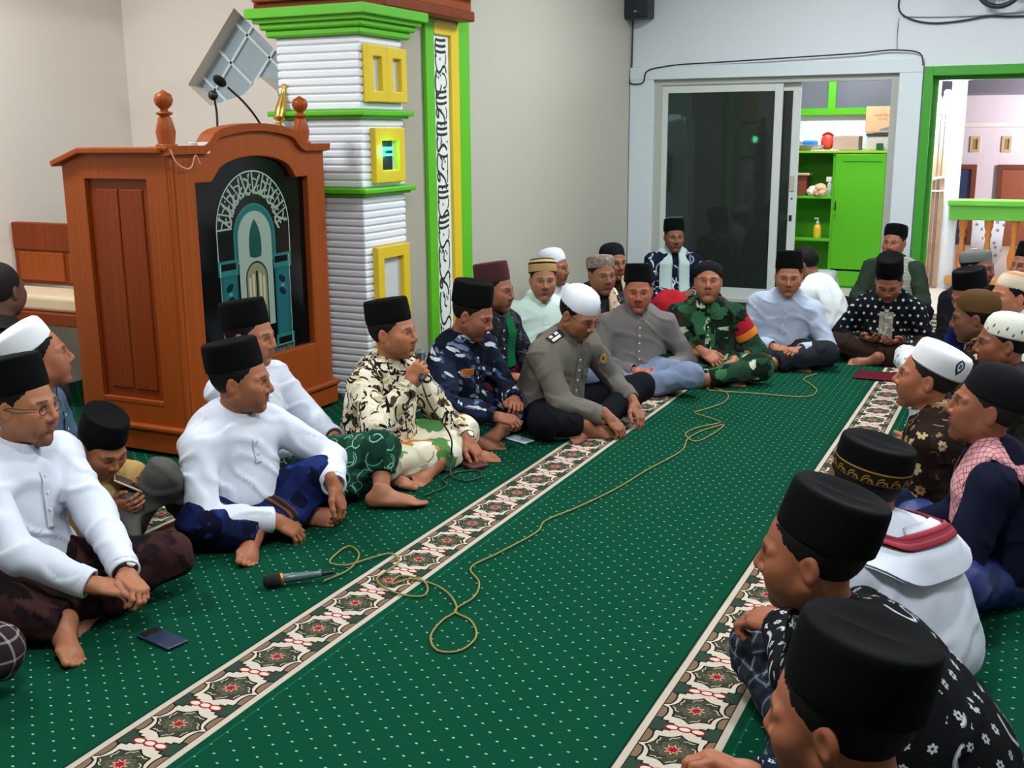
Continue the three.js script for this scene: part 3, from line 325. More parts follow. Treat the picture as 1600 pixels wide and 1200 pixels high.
// ------------------------------------------------------------------ wooden pulpit with the etched black glass
{
  const t = thing('pulpit', 'tall brown wooden pulpit with arched top and etched black glass panel', 'pulpit');
  const X = -3.63, xb = -4.3, zn = -3.98, zf = -5.2, top = 1.47;
  // front board, outline in (-z, y)
  const A = 4.01, B = 5.19, mid = 4.6; const out = [[A, 0.1], [B, 0.1], [B, top], [5.01, top]];
  for (let i = 0; i <= 20; i++) { const u = 1 - i / 20 * 2; const x = mid + u * 0.40; const yy = top + 0.105 * (Math.abs(u) > 0.72 ? 0.5 * (1 + Math.cos((Math.abs(u) - 0.72) / 0.28 * Math.PI)) * 0.72 : 0.72 + 0.28 * (1 - (u / 0.72) ** 2)); out.push([x, yy]); }
  out.push([4.19, top], [A, top]);
  const hole = [[4.135, 0.40], [5.045, 0.40], [5.045, 1.335], [4.935, 1.335]]; for (let i = 0; i <= 20; i++) { const u = 1 - i / 20 * 2; hole.push([mid + u * 0.31, 1.352 + 0.1 * Math.sqrt(Math.max(0, 1 - u * u * 0.97))]); } hole.push([4.255, 1.335], [4.135, 1.335]);
  const fg = slab(out, 0.04, [hole], 0.006); mesh('front_board', boxUV(faceX(fg, X - 0.04)), M.wood, t);
  // moulded rail following the arch
  const rail = out.slice(2, -0 || undefined).filter((p) => p[1] > 1.4); const rp = [[5.225, top], ...rail.slice(1, -1), [3.97, top]];
  { const pts = rp.map(([z, y]) => V(X - 0.015, y + 0.014, -z)); const c = new THREE.CatmullRomCurve3(pts, false, 'catmullrom', 0.1); const sh = new THREE.Shape([[-0.02, -0.035], [0.018, -0.04], [0.026, 0], [0.018, 0.045], [-0.02, 0.05]].map((p) => new THREE.Vector2(...p))); mesh('arch_rail', boxUV(new THREE.ExtrudeGeometry(sh, { steps: 120, extrudePath: c, bevelEnabled: false })), M.wood, t); }
  // sides, back and top ledge
  const sg = slab([[-xb - 0.0, 0.1], [-X + 0.02, 0.1], [-X + 0.02, top], [4.16, top], [-xb, top - 0.05]].map(([a, b]) => [-a, b]), 0.03, [[[-4.165, 0.28], [-3.77, 0.28], [-3.77, 1.355], [-4.165, 1.355]]], 0.003); sg.translate(0, 0, zn - 0.03 - 0.0); mesh('side_board', boxUV(sg), M.wood, t);
  const pn = mesh('side_panel', join([bx(-4.165, -3.77, 0.28, 1.355, zn - 0.025, zn - 0.02), bx(-4.115, -3.975, 0.33, 1.305, zn - 0.025, zn - 0.013, 0.008), bx(-3.96, -3.82, 0.33, 1.305, zn - 0.025, zn - 0.013, 0.008)]), M.woodDeep, t); mesh('panel_bead', bx(-4.165, -3.77, 0.262, 0.285, zn - 0.02, zn + 0.006, 0.004), M.wood, pn);
  mesh('corner_post', bx(X - 0.115, X - 0.0, 0.1, top, zn - 0.12, zn - 0.0, 0.01), M.wood, t);
  mesh('far_side_board', bx(xb, X - 0.03, 0.1, top, zf, zf + 0.03), M.wood, t);
  { const le = bx(-0.1, 0.1, -0.015, 0.015, -0.0425, 0.0425, 0.008); le.rotateZ(0.33); le.translate(-4.25, top - 0.016, zn - 0.005); mesh('ledge_end', le, M.wood, t); }
  for (const zz of [zn - 0.005, zf + 0.0075]) mesh('side_ledge', bx(-4.165, X - 0.03, top, top + 0.03, zz - 0.0425, zz + 0.0425, 0.008), M.wood, t);
  mesh('reading_top', bx(xb + 0.1, X - 0.05, 1.30, 1.33, zf + 0.03, zn - 0.03), M.woodDeep, t);
  mesh('base_moulding', join([bx(xb - 0.02, X + 0.035, 0.135, 0.165, zf - 0.035, zn + 0.035, 0.012), bx(xb - 0.01, X + 0.02, 0.03, 0.14, zf - 0.02, zn + 0.02, 0.006)]), M.wood, t);
  mesh('plinth', bx(xb + 0.05, X - 0.05, 0, 0.035, zf + 0.05, zn - 0.05), M.black, t);
  // turned finials
  const fin = lathe([[0, 0], [0.05, 0], [0.05, 0.012], [0.038, 0.016], [0.046, 0.07], [0.03, 0.135], [0.02, 0.14], [0.038, 0.15], [0.038, 0.157], [0.018, 0.163], [0.018, 0.172], [0.036, 0.19], [0.044, 0.212], [0.036, 0.238], [0.012, 0.252], [0, 0.26]], 24);
  for (const z of [-4.04, -5.09]) { const f = mesh('finial', fin, M.wood, t); f.position.set(X - 0.06, top + 0.028, z); }
  mesh('finial_pad', bx(X - 0.125, X + 0.005, top + 0.012, top + 0.032, -4.11, -3.965, 0.006), M.wood, t);
  // black glass with the etched doorway
  const tex = canvas(724, 840, (g, w, h, rnd) => {
    g.fillStyle = '#0b0d0d'; g.fillRect(0, 0, w, h); const cx = 372; const teal = '#1f5f5c', pale = '#9fb3a4', line = '#a9c2bb';
    const arch = (r, y0, yb, fill, st, lw) => { g.beginPath(); g.moveTo(cx - r, yb); g.lineTo(cx - r, y0); g.arc(cx, y0, r, Math.PI, 0); g.lineTo(cx + r, yb); g.closePath(); if (fill) { g.fillStyle = fill; g.fill(); } if (st) { g.strokeStyle = st; g.lineWidth = lw; g.stroke(); } };
    arch(228, 300, 420, '#171a19', line, 5); // script arch
    g.strokeStyle = '#8f9d92'; g.lineCap = 'round';
    for (let i = 0; i < 40; i++) { const a = Math.PI * (1.02 + 0.96 * i / 39); g.save(); g.translate(cx + Math.cos(a) * 178, 300 + Math.sin(a) * 178); g.rotate(a + Math.PI / 2 + (rnd() - 0.5) * 0.5); g.lineWidth = 5 + rnd() * 4; g.scale(1.1, 1.12); g.beginPath(); const k = i % 4; if (k === 0) { g.moveTo(-4, -40); g.lineTo(0, 34); } else if (k === 1) { g.moveTo(-14, -20); g.quadraticCurveTo(22, -16, 8, 8); g.quadraticCurveTo(-24, 30, 16, 34); } else if (k === 2) { g.moveTo(6, -36); g.quadraticCurveTo(-6, 10, -18, 26); g.quadraticCurveTo(0, 40, 18, 22); } else { g.arc(0, 14, 12, 0.4, 4.6); } g.stroke(); g.fillStyle = '#8f9d92'; if (k > 1) g.fillRect(-4, -26 - rnd() * 14, 7, 7); g.restore(); }
    arch(128, 330, 430, teal, '#2f7a74', 6); arch(106, 335, 700, '#8fa093'); // inner white arch
    g.fillStyle = '#16191a'; g.strokeStyle = line;
    for (const sd of [-1, 1]) { const x0 = cx + sd * 112, x1 = cx + sd * 222, l = Math.min(x0, x1), ww = 110; g.fillStyle = '#2a6f6c'; g.fillRect(l - (sd < 0 ? 10 : -0), 412, ww + 10, 60); g.fillStyle = '#101514'; g.fillRect(l + 8, 424, ww - 22, 26); g.fillStyle = '#1c5a5c'; g.fillRect(l + 6, 472, ww - 14, 300); g.fillStyle = '#245f66'; g.fillRect(l + 20, 480, ww - 48, 280); g.fillStyle = '#2a6f6c'; g.fillRect(l - 4, 752, ww + 12, 60); g.fillStyle = '#101514'; g.fillRect(l + 10, 766, ww - 20, 28);
      g.fillStyle = '#0d2426'; for (const yy of [520, 572]) { g.beginPath(); g.ellipse(l + 52, yy, 24, 14, 0.5 * sd, 0, 7); g.fill(); } g.fillStyle = '#4a8a8a'; g.fillRect(l + 44, 540, 20, 14); g.fillStyle = line; g.fillRect(sd < 0 ? l : l + ww - 6, 420, 3, 380); }
    g.fillStyle = '#1f4a44'; g.beginPath(); g.moveTo(cx - 36, 410); g.quadraticCurveTo(cx - 50, 310, cx, 262); g.quadraticCurveTo(cx + 50, 310, cx + 36, 410); g.quadraticCurveTo(cx, 424, cx - 36, 410); g.fill();
    arch(66, 500, 720, '#7c8064', '#20241a', 7); for (let i = -2; i <= 2; i++) { g.fillStyle = i ? '#b3ae92' : '#23241c'; g.fillRect(cx + i * 22 - 7, 470 + Math.abs(i) * 12, 13, 140 - Math.abs(i) * 10); } g.fillStyle = '#a39c80'; g.fillRect(cx - 52, 628, 104, 40); g.fillStyle = '#c4bfa6'; g.fillRect(cx - 44, 690, 80, 40); g.fillStyle = '#16170f'; g.fillRect(cx - 2, 668, 40, 34); g.fillRect(cx - 50, 672, 30, 30);
    g.fillStyle = '#1c4c4c'; g.beginPath(); g.moveTo(cx - 76, 742); g.lineTo(cx + 72, 732); g.lineTo(cx + 130, 818); g.lineTo(cx + 90, 822); g.lineTo(cx + 50, 752); g.lineTo(cx - 76, 764); g.fill(); g.fillStyle = '#a9b3a2'; g.beginPath(); g.moveTo(cx - 20, 764); g.lineTo(cx + 50, 752); g.lineTo(cx + 96, 826); g.lineTo(cx + 10, 830); g.fill();
    g.fillStyle = '#27302c'; g.fillRect(cx - 226, 800, 452, 40); g.strokeStyle = '#7f9a92'; g.lineWidth = 3; g.strokeRect(cx - 226, 798, 452, 38); squiggles(g, w, h, rnd, 0, '#8a9a90', 2, 4, 20); for (let i = 0; i < 40; i++) { const x = cx - 215 + i * 11, y = 806 + rnd() * 10; g.beginPath(); g.moveTo(x, y); g.quadraticCurveTo(x + 8, y + 10, x - 2, y + 22); g.stroke(); }
  }, { seed: 21 });
  const pg = new THREE.PlaneGeometry(0.93, 1.08); pg.rotateY(Math.PI / 2); pg.translate(X - 0.030, 0.925, -4.59);
  mesh('etched_glass', pg, new THREE.MeshPhysicalMaterial({ map: tex, roughness: 0.1, specularIntensity: 0.45 }), t); mesh('glass_backing', bx(X - 0.05, X - 0.032, 0.38, 1.47, -5.06, -4.12), M.black, t);
}
{ // microphones, brass staff end and switch box on the pulpit
  const a = thing('gooseneck_microphone', 'short gooseneck microphone with round head behind the pulpit arch', 'microphone'); mesh('neck', tube([[-4.0, 1.33, -4.76], [-4.0, 1.5, -4.765], [-4.0, 1.66, -4.775], [-4.0, 1.735, -4.765]], 0.006), M.black, a); mesh('head', new THREE.SphereGeometry(0.026, 18, 12).translate(-4.0, 1.757, -4.755), M.black, a);
  const b = thing('gooseneck_microphone', 'long bent gooseneck microphone with black foam head above the pulpit', 'microphone'); mesh('neck', tube([[-4.0, 1.33, -5.24], [-4.0, 1.55, -5.18], [-4.0, 1.64, -5.11], [-4.0, 1.73, -5.0], [-4.0, 1.80, -4.88]], 0.006), M.black, b); const fh = new THREE.SphereGeometry(0.03, 18, 14); fh.scale(1, 0.8, 1.5); fh.rotateX(-0.55); fh.translate(-4.0, 1.832, -4.815); mesh('foam_head', fh, std(0x101012, 0.95), b);
  const c = thing('brass_staff', 'brass spearhead end of a staff leaning behind the pulpit', 'staff', [-4.0, 1.1, -5.13]); const gg = lathe([[0.022, 0], [0.024, 0.46], [0.028, 0.49], [0.026, 0.535], [0.014, 0.545], [0.016, 0.56], [0.036, 0.568], [0.03, 0.585], [0.034, 0.61], [0.03, 0.64], [0.014, 0.72], [0.01, 0.75], [0.018, 0.762], [0.014, 0.775], [0, 0.78]], 18); const s0 = mesh('staff', gg, M.brass, c); s0.rotation.x = -0.33;
  solo('switch_box', bx(-3.66, -3.6, 1.465, 1.52, -4.235, -4.15, 0.006), M.paper, 'small white switch box on top edge of pulpit beside near finial', 'switch');
  solo('bead_string', tube([[-3.6, 1.49, -3.96], [-3.595, 1.43, -3.99], [-3.595, 1.40, -4.06], [-3.595, 1.41, -4.09], [-3.595, 1.46, -4.12], [-3.595, 1.42, -4.15]], 0.0035, 40), std(0xd9a08a, 0.5), 'thin pinkish cord dangling from pulpit edge below near finial', 'cord');
  // bench at the back of the pulpit
  const w = thing('wooden_bench', 'brown wooden bench with panelled back and pale cushion left of the pulpit', 'bench'); mesh('backrest', join([bx(-5.5, -4.3, 0.9, 1.06, -4.72, -4.66, 0.008), bx(-5.5, -4.3, 0.7, 0.91, -4.71, -4.67)]), M.woodDeep, w); for (let i = 0; i < 3; i++) mesh('back_panel', bx(-5.46 + i * 0.4, -5.1 + i * 0.4, 0.72, 0.89, -4.675, -4.66, 0.006), M.wood, w); mesh('cushion', bx(-5.5, -4.32, 0.6, 0.69, -4.66, -4.36, 0.025), cloth(0xd9c3a2), w); mesh('seat', bx(-5.5, -4.3, 0.53, 0.6, -4.68, -4.33, 0.008), M.woodDeep, w); mesh('leg', bx(-4.42, -4.36, 0, 0.54, -4.42, -4.36), M.woodDeep, w); mesh('leg', bx(-5.46, -5.4, 0, 0.54, -4.42, -4.36), M.woodDeep, w);
}
// ------------------------------------------------------------------ bodies and clothes: joined distance fields meshed on a grid
const U = 0, SUB = 1, INT = 2;
const capsule = (a, b, r1, r2, k = 0.03, o = {}) => ({ t: 0, a, b, r1, r2, k, op: U, ...o });
const ellip = (c, r, k = 0.03, o = {}) => ({ t: 1, c, r, k, op: U, ...o });     // o.m: [x axis, y axis, z axis] of the ellipsoid
function compile(prims) {
  const n = prims.length, T = new Uint8Array(n), OP = new Uint8Array(n), K = new Float64Array(n), D = new Float64Array(n * 16); const lo = V(9, 9, 9), hi = V(-9, -9, -9);
  prims.forEach((p, i) => {
    T[i] = p.t + (p.cut ? 2 : 0); OP[i] = p.op; K[i] = p.k; const d = i * 16;
    if (p.t === 0) { const bx_ = p.b.x - p.a.x, by = p.b.y - p.a.y, bz = p.b.z - p.a.z; D.set([p.a.x, p.a.y, p.a.z, bx_, by, bz, 1 / Math.max(1e-9, bx_ * bx_ + by * by + bz * bz), p.r1, p.r2 - p.r1], d); const L = Math.hypot(bx_, by, bz) || 1; D.set([bx_ / L, by / L, bz / L], d + 9); if (p.op === U) for (const [q, r] of [[p.a, p.r1], [p.b, p.r2]]) { lo.min(V(q.x - r, q.y - r, q.z - r)); hi.max(V(q.x + r, q.y + r, q.z + r)); } } else {
      const m = p.m || [V(1, 0, 0), V(0, 1, 0), V(0, 0, 1)]; D.set([p.c.x, p.c.y, p.c.z, 1 / p.r.x, 1 / p.r.y, 1 / p.r.z, m[0].x, m[0].y, m[0].z, m[1].x, m[1].y, m[1].z, m[2].x, m[2].y, m[2].z], d); if (p.op === U) { const r = Math.max(p.r.x, p.r.y, p.r.z); lo.min(V(p.c.x - r, p.c.y - r, p.c.z - r)); hi.max(V(p.c.x + r, p.c.y + r, p.c.z + r)); }
    }
  });
  const f = (x, y, z) => {
    let d = 10;
    for (let i = 0; i < n; i++) {
      const o = i * 16; let e;
      if (T[i] === 1) {
        const px = x - D[o], py = y - D[o + 1], pz = z - D[o + 2]; const ax = (px * D[o + 6] + py * D[o + 7] + pz * D[o + 8]) * D[o + 3], ay = (px * D[o + 9] + py * D[o + 10] + pz * D[o + 11]) * D[o + 4], az = (px * D[o + 12] + py * D[o + 13] + pz * D[o + 14]) * D[o + 5];
        const k0 = Math.sqrt(ax * ax + ay * ay + az * az), gx = ax * D[o + 3], gy = ay * D[o + 4], gz = az * D[o + 5], k1 = Math.sqrt(gx * gx + gy * gy + gz * gz); e = k1 > 1e-9 ? k0 * (k0 - 1) / k1 : -0.05;
      } else {
        const px = x - D[o], py = y - D[o + 1], pz = z - D[o + 2]; let t = (px * D[o + 3] + py * D[o + 4] + pz * D[o + 5]) * D[o + 6]; t = t < 0 ? 0 : t > 1 ? 1 : t; const qx = px - D[o + 3] * t, qy = py - D[o + 4] * t, qz = pz - D[o + 5] * t; e = Math.sqrt(qx * qx + qy * qy + qz * qz) - D[o + 7] - D[o + 8] * t;
        if (T[i] === 2) { const c = (x - D[o] - D[o + 3]) * D[o + 9] + (y - D[o + 1] - D[o + 4]) * D[o + 10] + (z - D[o + 2] - D[o + 5]) * D[o + 11]; if (c > e) e = c; }
      }
      const k = K[i];
      if (OP[i] === U) { const h = k - Math.abs(d - e); d = (d < e ? d : e) - (h > 0 ? h * h / k * 0.25 : 0); } else if (OP[i] === SUB) { const h = k - Math.abs(d + e); d = (d > -e ? d : -e) + (h > 0 ? h * h / k * 0.25 : 0); } else if (e > d) d = e;
    }
    return d;
  };
  f.lo = lo; f.hi = hi; return f;
}
// naive surface nets over a box, evaluating only blocks near the surface
function surfaceNets(f, lo, hi, c) {
  const nx = Math.ceil((hi.x - lo.x) / c) + 2, ny = Math.ceil((hi.y - lo.y) / c) + 2, nz = Math.ceil((hi.z - lo.z) / c) + 2, S = nx * ny; const v = new Float32Array(S * nz).fill(1); const B = 5, reach = B * c * 0.5 * 1.7321 * 1.35 + 0.008;
  const x0 = lo.x - c * 0.5, y0 = lo.y - c * 0.5, z0 = lo.z - c * 0.5;
  for (let bz = 0; bz < nz; bz += B) for (let by = 0; by < ny; by += B) for (let bxx = 0; bxx < nx; bxx += B) {
    const m = f(x0 + (bxx + B / 2 - 0.5) * c, y0 + (by + B / 2 - 0.5) * c, z0 + (bz + B / 2 - 0.5) * c); const far = Math.abs(m) > reach; if (far && m > 0) continue;
    const ex = Math.min(nx, bxx + B), ey = Math.min(ny, by + B), ez = Math.min(nz, bz + B);
    for (let k = bz; k < ez; k++) for (let j = by; j < ey; j++) for (let i = bxx; i < ex; i++) v[k * S + j * nx + i] = far ? m : f(x0 + i * c, y0 + j * c, z0 + k * c);
  }
  const id = new Int32Array(S * nz).fill(-1), pos = [], idx = []; const off = [0, 1, nx, nx + 1, S, S + 1, S + nx, S + nx + 1], E = [[0, 1], [2, 3], [4, 5], [6, 7], [0, 2], [1, 3], [4, 6], [5, 7], [0, 4], [1, 5], [2, 6], [3, 7]];
  for (let k = 0; k < nz - 1; k++) for (let j = 0; j < ny - 1; j++) for (let i = 0; i < nx - 1; i++) {
    const b = k * S + j * nx + i; let mask = 0; for (let q = 0; q < 8; q++) if (v[b + off[q]] < 0) mask |= 1 << q; if (mask === 0 || mask === 255) continue;
    let px = 0, py = 0, pz = 0, m = 0; for (const [a, e] of E) { const va = v[b + off[a]], ve = v[b + off[e]]; if ((va < 0) === (ve < 0)) continue; const t = va / (va - ve); px += (a & 1) + ((e & 1) - (a & 1)) * t; py += ((a >> 1) & 1) + (((e >> 1) & 1) - ((a >> 1) & 1)) * t; pz += (a >> 2) + ((e >> 2) - (a >> 2)) * t; m++; }
    id[b] = pos.length / 3; pos.push(x0 + (i + px / m) * c, y0 + (j + py / m) * c, z0 + (k + pz / m) * c);
  }
  for (let k = 1; k < nz - 1; k++) for (let j = 1; j < ny - 1; j++) for (let i = 1; i < nx - 1; i++) {
    const b = k * S + j * nx + i, s = v[b] < 0;
    for (let ax = 0; ax < 3; ax++) { const st = ax === 0 ? 1 : ax === 1 ? nx : S, u = ax === 0 ? nx : ax === 1 ? S : 1, w = ax === 0 ? S : ax === 1 ? 1 : nx; if ((v[b + st] < 0) === s) continue; const A = id[b], Bq = id[b - u], C = id[b - u - w], Dq = id[b - w]; if (A < 0 || Bq < 0 || C < 0 || Dq < 0) continue; if (s) idx.push(A, Bq, C, A, C, Dq); else idx.push(A, C, Bq, A, Dq, C); }
  }
  const nor = new Float32Array(pos.length), e = c * 0.5;
  const grad = (i) => { const x = pos[i], y = pos[i + 1], z = pos[i + 2]; let gx = f(x + e, y, z) - f(x - e, y, z), gy = f(x, y + e, z) - f(x, y - e, z), gz = f(x, y, z + e) - f(x, y, z - e); const l = Math.hypot(gx, gy, gz) || 1; nor[i] = gx / l; nor[i + 1] = gy / l; nor[i + 2] = gz / l; return l / (2 * e); };
  for (let i = 0; i < pos.length; i += 3) { const l = grad(i); let d = f(pos[i], pos[i + 1], pos[i + 2]) / Math.max(0.6, l); d = Math.max(-c * 0.6, Math.min(c * 0.6, d)); pos[i] -= nor[i] * d; pos[i + 1] -= nor[i + 1] * d; pos[i + 2] -= nor[i + 2] * d; grad(i); }
  return { pos: new Float32Array(pos), nor, idx };
}
// geometry with uv in metres, projected along the axis each triangle faces most
function netGeometry({ pos, nor, idx }, uvs = true, turn = 0) {
  const g = new THREE.BufferGeometry();
  if (!uvs) { g.setAttribute('position', new THREE.BufferAttribute(pos, 3)); g.setAttribute('normal', new THREE.BufferAttribute(nor, 3)); g.setIndex(idx); return g; }
  const map = new Map(), P = [], N = [], T = [], I = [];
  for (let t = 0; t < idx.length; t += 3) {
    let sx = 0, sy = 0, sz = 0; for (let k = 0; k < 3; k++) { const i = idx[t + k] * 3; sx += nor[i]; sy += nor[i + 1]; sz += nor[i + 2]; } const ax = Math.abs(sx) > Math.abs(sz) * 1.0 && Math.abs(sx) > Math.abs(sy) * 0.8 ? 0 : Math.abs(sz) > Math.abs(sy) * 0.8 ? 2 : 1;
    for (let k = 0; k < 3; k++) { const i = idx[t + k], key = i * 3 + ax; let q = map.get(key); if (q === undefined) { q = P.length / 3; map.set(key, q); const x = pos[i * 3], y = pos[i * 3 + 1], z = pos[i * 3 + 2]; P.push(x, y, z); N.push(nor[i * 3], nor[i * 3 + 1], nor[i * 3 + 2]); if (ax === 0) T.push(z + 0.31, y); else if (ax === 1) T.push(x, z + 0.17); else T.push(x, y); } I.push(q); }
  }
  g.setAttribute('position', new THREE.Float32BufferAttribute(P, 3)); g.setAttribute('normal', new THREE.Float32BufferAttribute(N, 3)); g.setAttribute('uv', new THREE.Float32BufferAttribute(T, 2)); g.setIndex(I); return g;
}
function paint(g, fn) { const p = g.attributes.position, c = new Float32Array(p.count * 3); for (let i = 0; i < p.count; i++) { const q = fn(p.getX(i), p.getY(i), p.getZ(i)); c[i * 3] = q[0]; c[i * 3 + 1] = q[1]; c[i * 3 + 2] = q[2]; } g.setAttribute('color', new THREE.BufferAttribute(c, 3)); return g; }
function bare(g) { for (const k of Object.keys(g.attributes)) if (!['position', 'normal', 'color'].includes(k)) g.deleteAttribute(k); if (!g.index) g.setIndex([...Array(g.attributes.position.count).keys()]); return g; }
function padBox(f, p) { return [f.lo.clone().addScalar(-p), f.hi.clone().addScalar(p)]; }
// ------------------------------------------------------------------ heads, hands, feet (own fine grids, kept in a cache and reused)
const lin = (hex) => { const c = new THREE.Color(hex); return [c.r, c.g, c.b]; };
const mixc = (a, b, t) => [a[0] + (b[0] - a[0]) * t, a[1] + (b[1] - a[1]) * t, a[2] + (b[2] - a[2]) * t];
const sstep = (a, b, x) => { const t = Math.min(1, Math.max(0, (x - a) / (b - a))); return t * t * (3 - 2 * t); };
const cache = new Map();
function headParts(kind, cell, capped) {
  const key = 'h' + kind + cell + capped; if (cache.has(key)) return cache.get(key);
  const K = { long: { w: 0.95, j: 0.96, c: 1.0, n: 1.05, ch: 0.006 }, round: { w: 1.06, j: 1.12, c: 1.15, n: 1.0, ch: -0.004 }, plain: { w: 1, j: 1, c: 1, n: 1, ch: 0 }, boy: { w: 1.02, j: 0.98, c: 1.15, n: 0.85, ch: -0.012 }, old: { w: 0.97, j: 0.97, c: 0.85, n: 1.1, ch: 0.003 } }[kind];
  const L = []; const w = K.w;
  L.push(ellip(V(0, 0.028, -0.018), V(0.076 * w, 0.088, 0.096), 0.02), ellip(V(0, -0.03, 0.026), V(0.062 * w, 0.078, 0.062), 0.04));
  for (const s of [-1, 1]) { L.push(capsule(V(s * 0.054 * K.j, -0.055, -0.002), V(s * 0.014, -0.1 - K.ch, 0.056), 0.021, 0.016, 0.028), ellip(V(s * 0.043 * w, -0.022, 0.058), V(0.022 * K.c, 0.02, 0.022), 0.03), ellip(V(s * 0.035, -0.055, 0.055), V(0.024 * K.c, 0.028, 0.024), 0.03)); }
  L.push(ellip(V(0, -0.101 - K.ch, 0.066), V(0.021, 0.016, 0.018), 0.025));
  for (const s of [-1, 1]) L.push(ellip(V(s * 0.031, -0.001, 0.097), V(0.02, 0.0145, 0.02), 0.014, { op: SUB }));
  for (const s of [-1, 1]) L.push(capsule(V(s * 0.048, 0.016, 0.066), V(s * 0.013, 0.017, 0.083), 0.0075, 0.0085, 0.016), ellip(V(s * 0.031, -0.001, 0.0705), V(0.0165, 0.0125, 0.0125), 0.006));
  L.push(capsule(V(0, 0.012, 0.082), V(0, -0.026, 0.101 + 0.004 * K.n), 0.0075, 0.0095 * K.n, 0.014), ellip(V(0, -0.033, 0.101), V(0.0125 * K.n, 0.0105, 0.0125 * K.n), 0.008));
  for (const s of [-1, 1]) L.push(ellip(V(s * 0.0145 * K.n, -0.037, 0.092), V(0.0085, 0.0085, 0.011), 0.007));
  L.push(ellip(V(0, -0.064, 0.073), V(0.029, 0.024, 0.0165), 0.02));
  for (const s of [-1, 1]) L.push(capsule(V(0, -0.0605, 0.0895), V(s * 0.021, -0.0655, 0.079), 0.0045, 0.003, 0.006), capsule(V(0, -0.0725, 0.0875), V(s * 0.018, -0.068, 0.077), 0.0052, 0.003, 0.006));
  L.push(ellip(V(0, -0.086, 0.092), V(0.018, 0.006, 0.008), 0.012, { op: SUB }));
  L.push(capsule(V(0, -0.06, -0.022), V(0, -0.2, -0.042), 0.052, 0.055, 0.03));
  for (const s of [-1, 1]) { const m = [V(0.94, 0, s * 0.34), V(0, 1, 0), V(-s * 0.34, 0, 0.94)]; L.push(ellip(V(s * 0.077 * w, -0.012, -0.012), V(0.0095, 0.031, 0.019), 0.008, { m }), ellip(V(s * 0.086 * w, -0.009, -0.005), V(0.0065, 0.019, 0.0105), 0.005, { m, op: SUB })); }
  const f = compile(L); const net = surfaceNets(f, V(-0.105, -0.225, -0.13), V(0.105, 0.13, 0.13), cell);
  // hair cap around the back and sides
  const h = compile([ellip(V(0, 0.026, -0.022), V(0.0805 * w, 0.094, 0.1), 0.01)]); const hf = (x, y, z) => { let d = h(x, y, z) + 0.001 * noise(x * 160, y * 70, z * 160); const smax = (a, b, k) => { const q = Math.max(k - Math.abs(a - b), 0) / k; return Math.max(a, b) + q * q * k * 0.25; }; const low = -0.062 + 0.058 * sstep(-0.045, -0.012, z) - 0.022 * sstep(0.0, 0.012, z) * sstep(0.036, 0.026, z) + 0.06 * sstep(0.034, 0.05, z); d = smax(smax(d, low - y, 0.006), z - 0.062, 0.006); return capped ? Math.max(d, y - 0.072) : d; };
  const hair = netGeometry(surfaceNets(hf, V(-0.1, -0.075, -0.135), V(0.1, 0.13, 0.09), Math.max(cell, 0.005)), false);
  const out = { net, hair, f }; cache.set(key, out); return out;
}
function handNet(pose, cell) {
  const key = 'd' + pose + cell; if (cache.has(key)) return cache.get(key);
  const curls = { relaxed: [22, 30, 20], clasp: [38, 62, 40], grip: [72, 85, 45], flat: [6, 10, 8], hang: [35, 40, 25] }[pose]; const L = [capsule(V(0, -0.03, 0), V(0, 0.012, 0), 0.0265, 0.0265, 0.01), ellip(V(0.002, 0.05, 0), V(0.041, 0.052, 0.0155), 0.025), ellip(V(0.024, 0.035, -0.009), V(0.019, 0.032, 0.015), 0.015)];
  const fx = [0.031, 0.0105, -0.0105, -0.0295], fl = [0.07, 0.079, 0.073, 0.057], fy = [0.086, 0.092, 0.089, 0.08];
  for (let i = 0; i < 4; i++) { let p = V(fx[i] * 0.85, fy[i] - 0.03, 0), a = 0; const sp = (1.5 - i) * (pose === 'flat' || pose === 'relaxed' ? 0.09 : 0.03); let q = V(fx[i], fy[i], 0.001); L.push(capsule(p, q, 0.0105, 0.0095, 0.012)); p = q; for (let j = 0; j < 3; j++) { a += R(curls[j] * (0.9 + i * 0.08)); const l = fl[i] * [0.46, 0.31, 0.25][j]; q = p.clone().add(V(Math.sin(sp) * l * Math.cos(a), Math.cos(a) * l, -Math.sin(a) * l)); L.push(capsule(p, q, 0.0092 - j * 0.0008 - (i === 3 ? 0.001 : 0), 0.0085 - j * 0.0008 - (i === 3 ? 0.001 : 0), 0.004)); p = q; } }
  const t = pose === 'grip' ? [V(0.032, 0.02, -0.008), V(0.047, 0.05, -0.028), V(0.034, 0.078, -0.046), V(0.016, 0.09, -0.052)] : pose === 'clasp' ? [V(0.03, 0.018, -0.006), V(0.05, 0.045, -0.016), V(0.046, 0.078, -0.02), V(0.034, 0.1, -0.018)] : [V(0.03, 0.018, -0.004), V(0.056, 0.046, -0.013), V(0.066, 0.078, -0.018), V(0.068, 0.103, -0.02)];
  for (let j = 0; j < 3; j++) L.push(capsule(t[j], t[j + 1], [0.0145, 0.0112, 0.0102][j], [0.0112, 0.0102, 0.0085][j], 0.008));
  const f = compile(L), b = padBox(f, 0.01); const net = surfaceNets(f, b[0], b[1], cell); cache.set(key, net); return net;
}
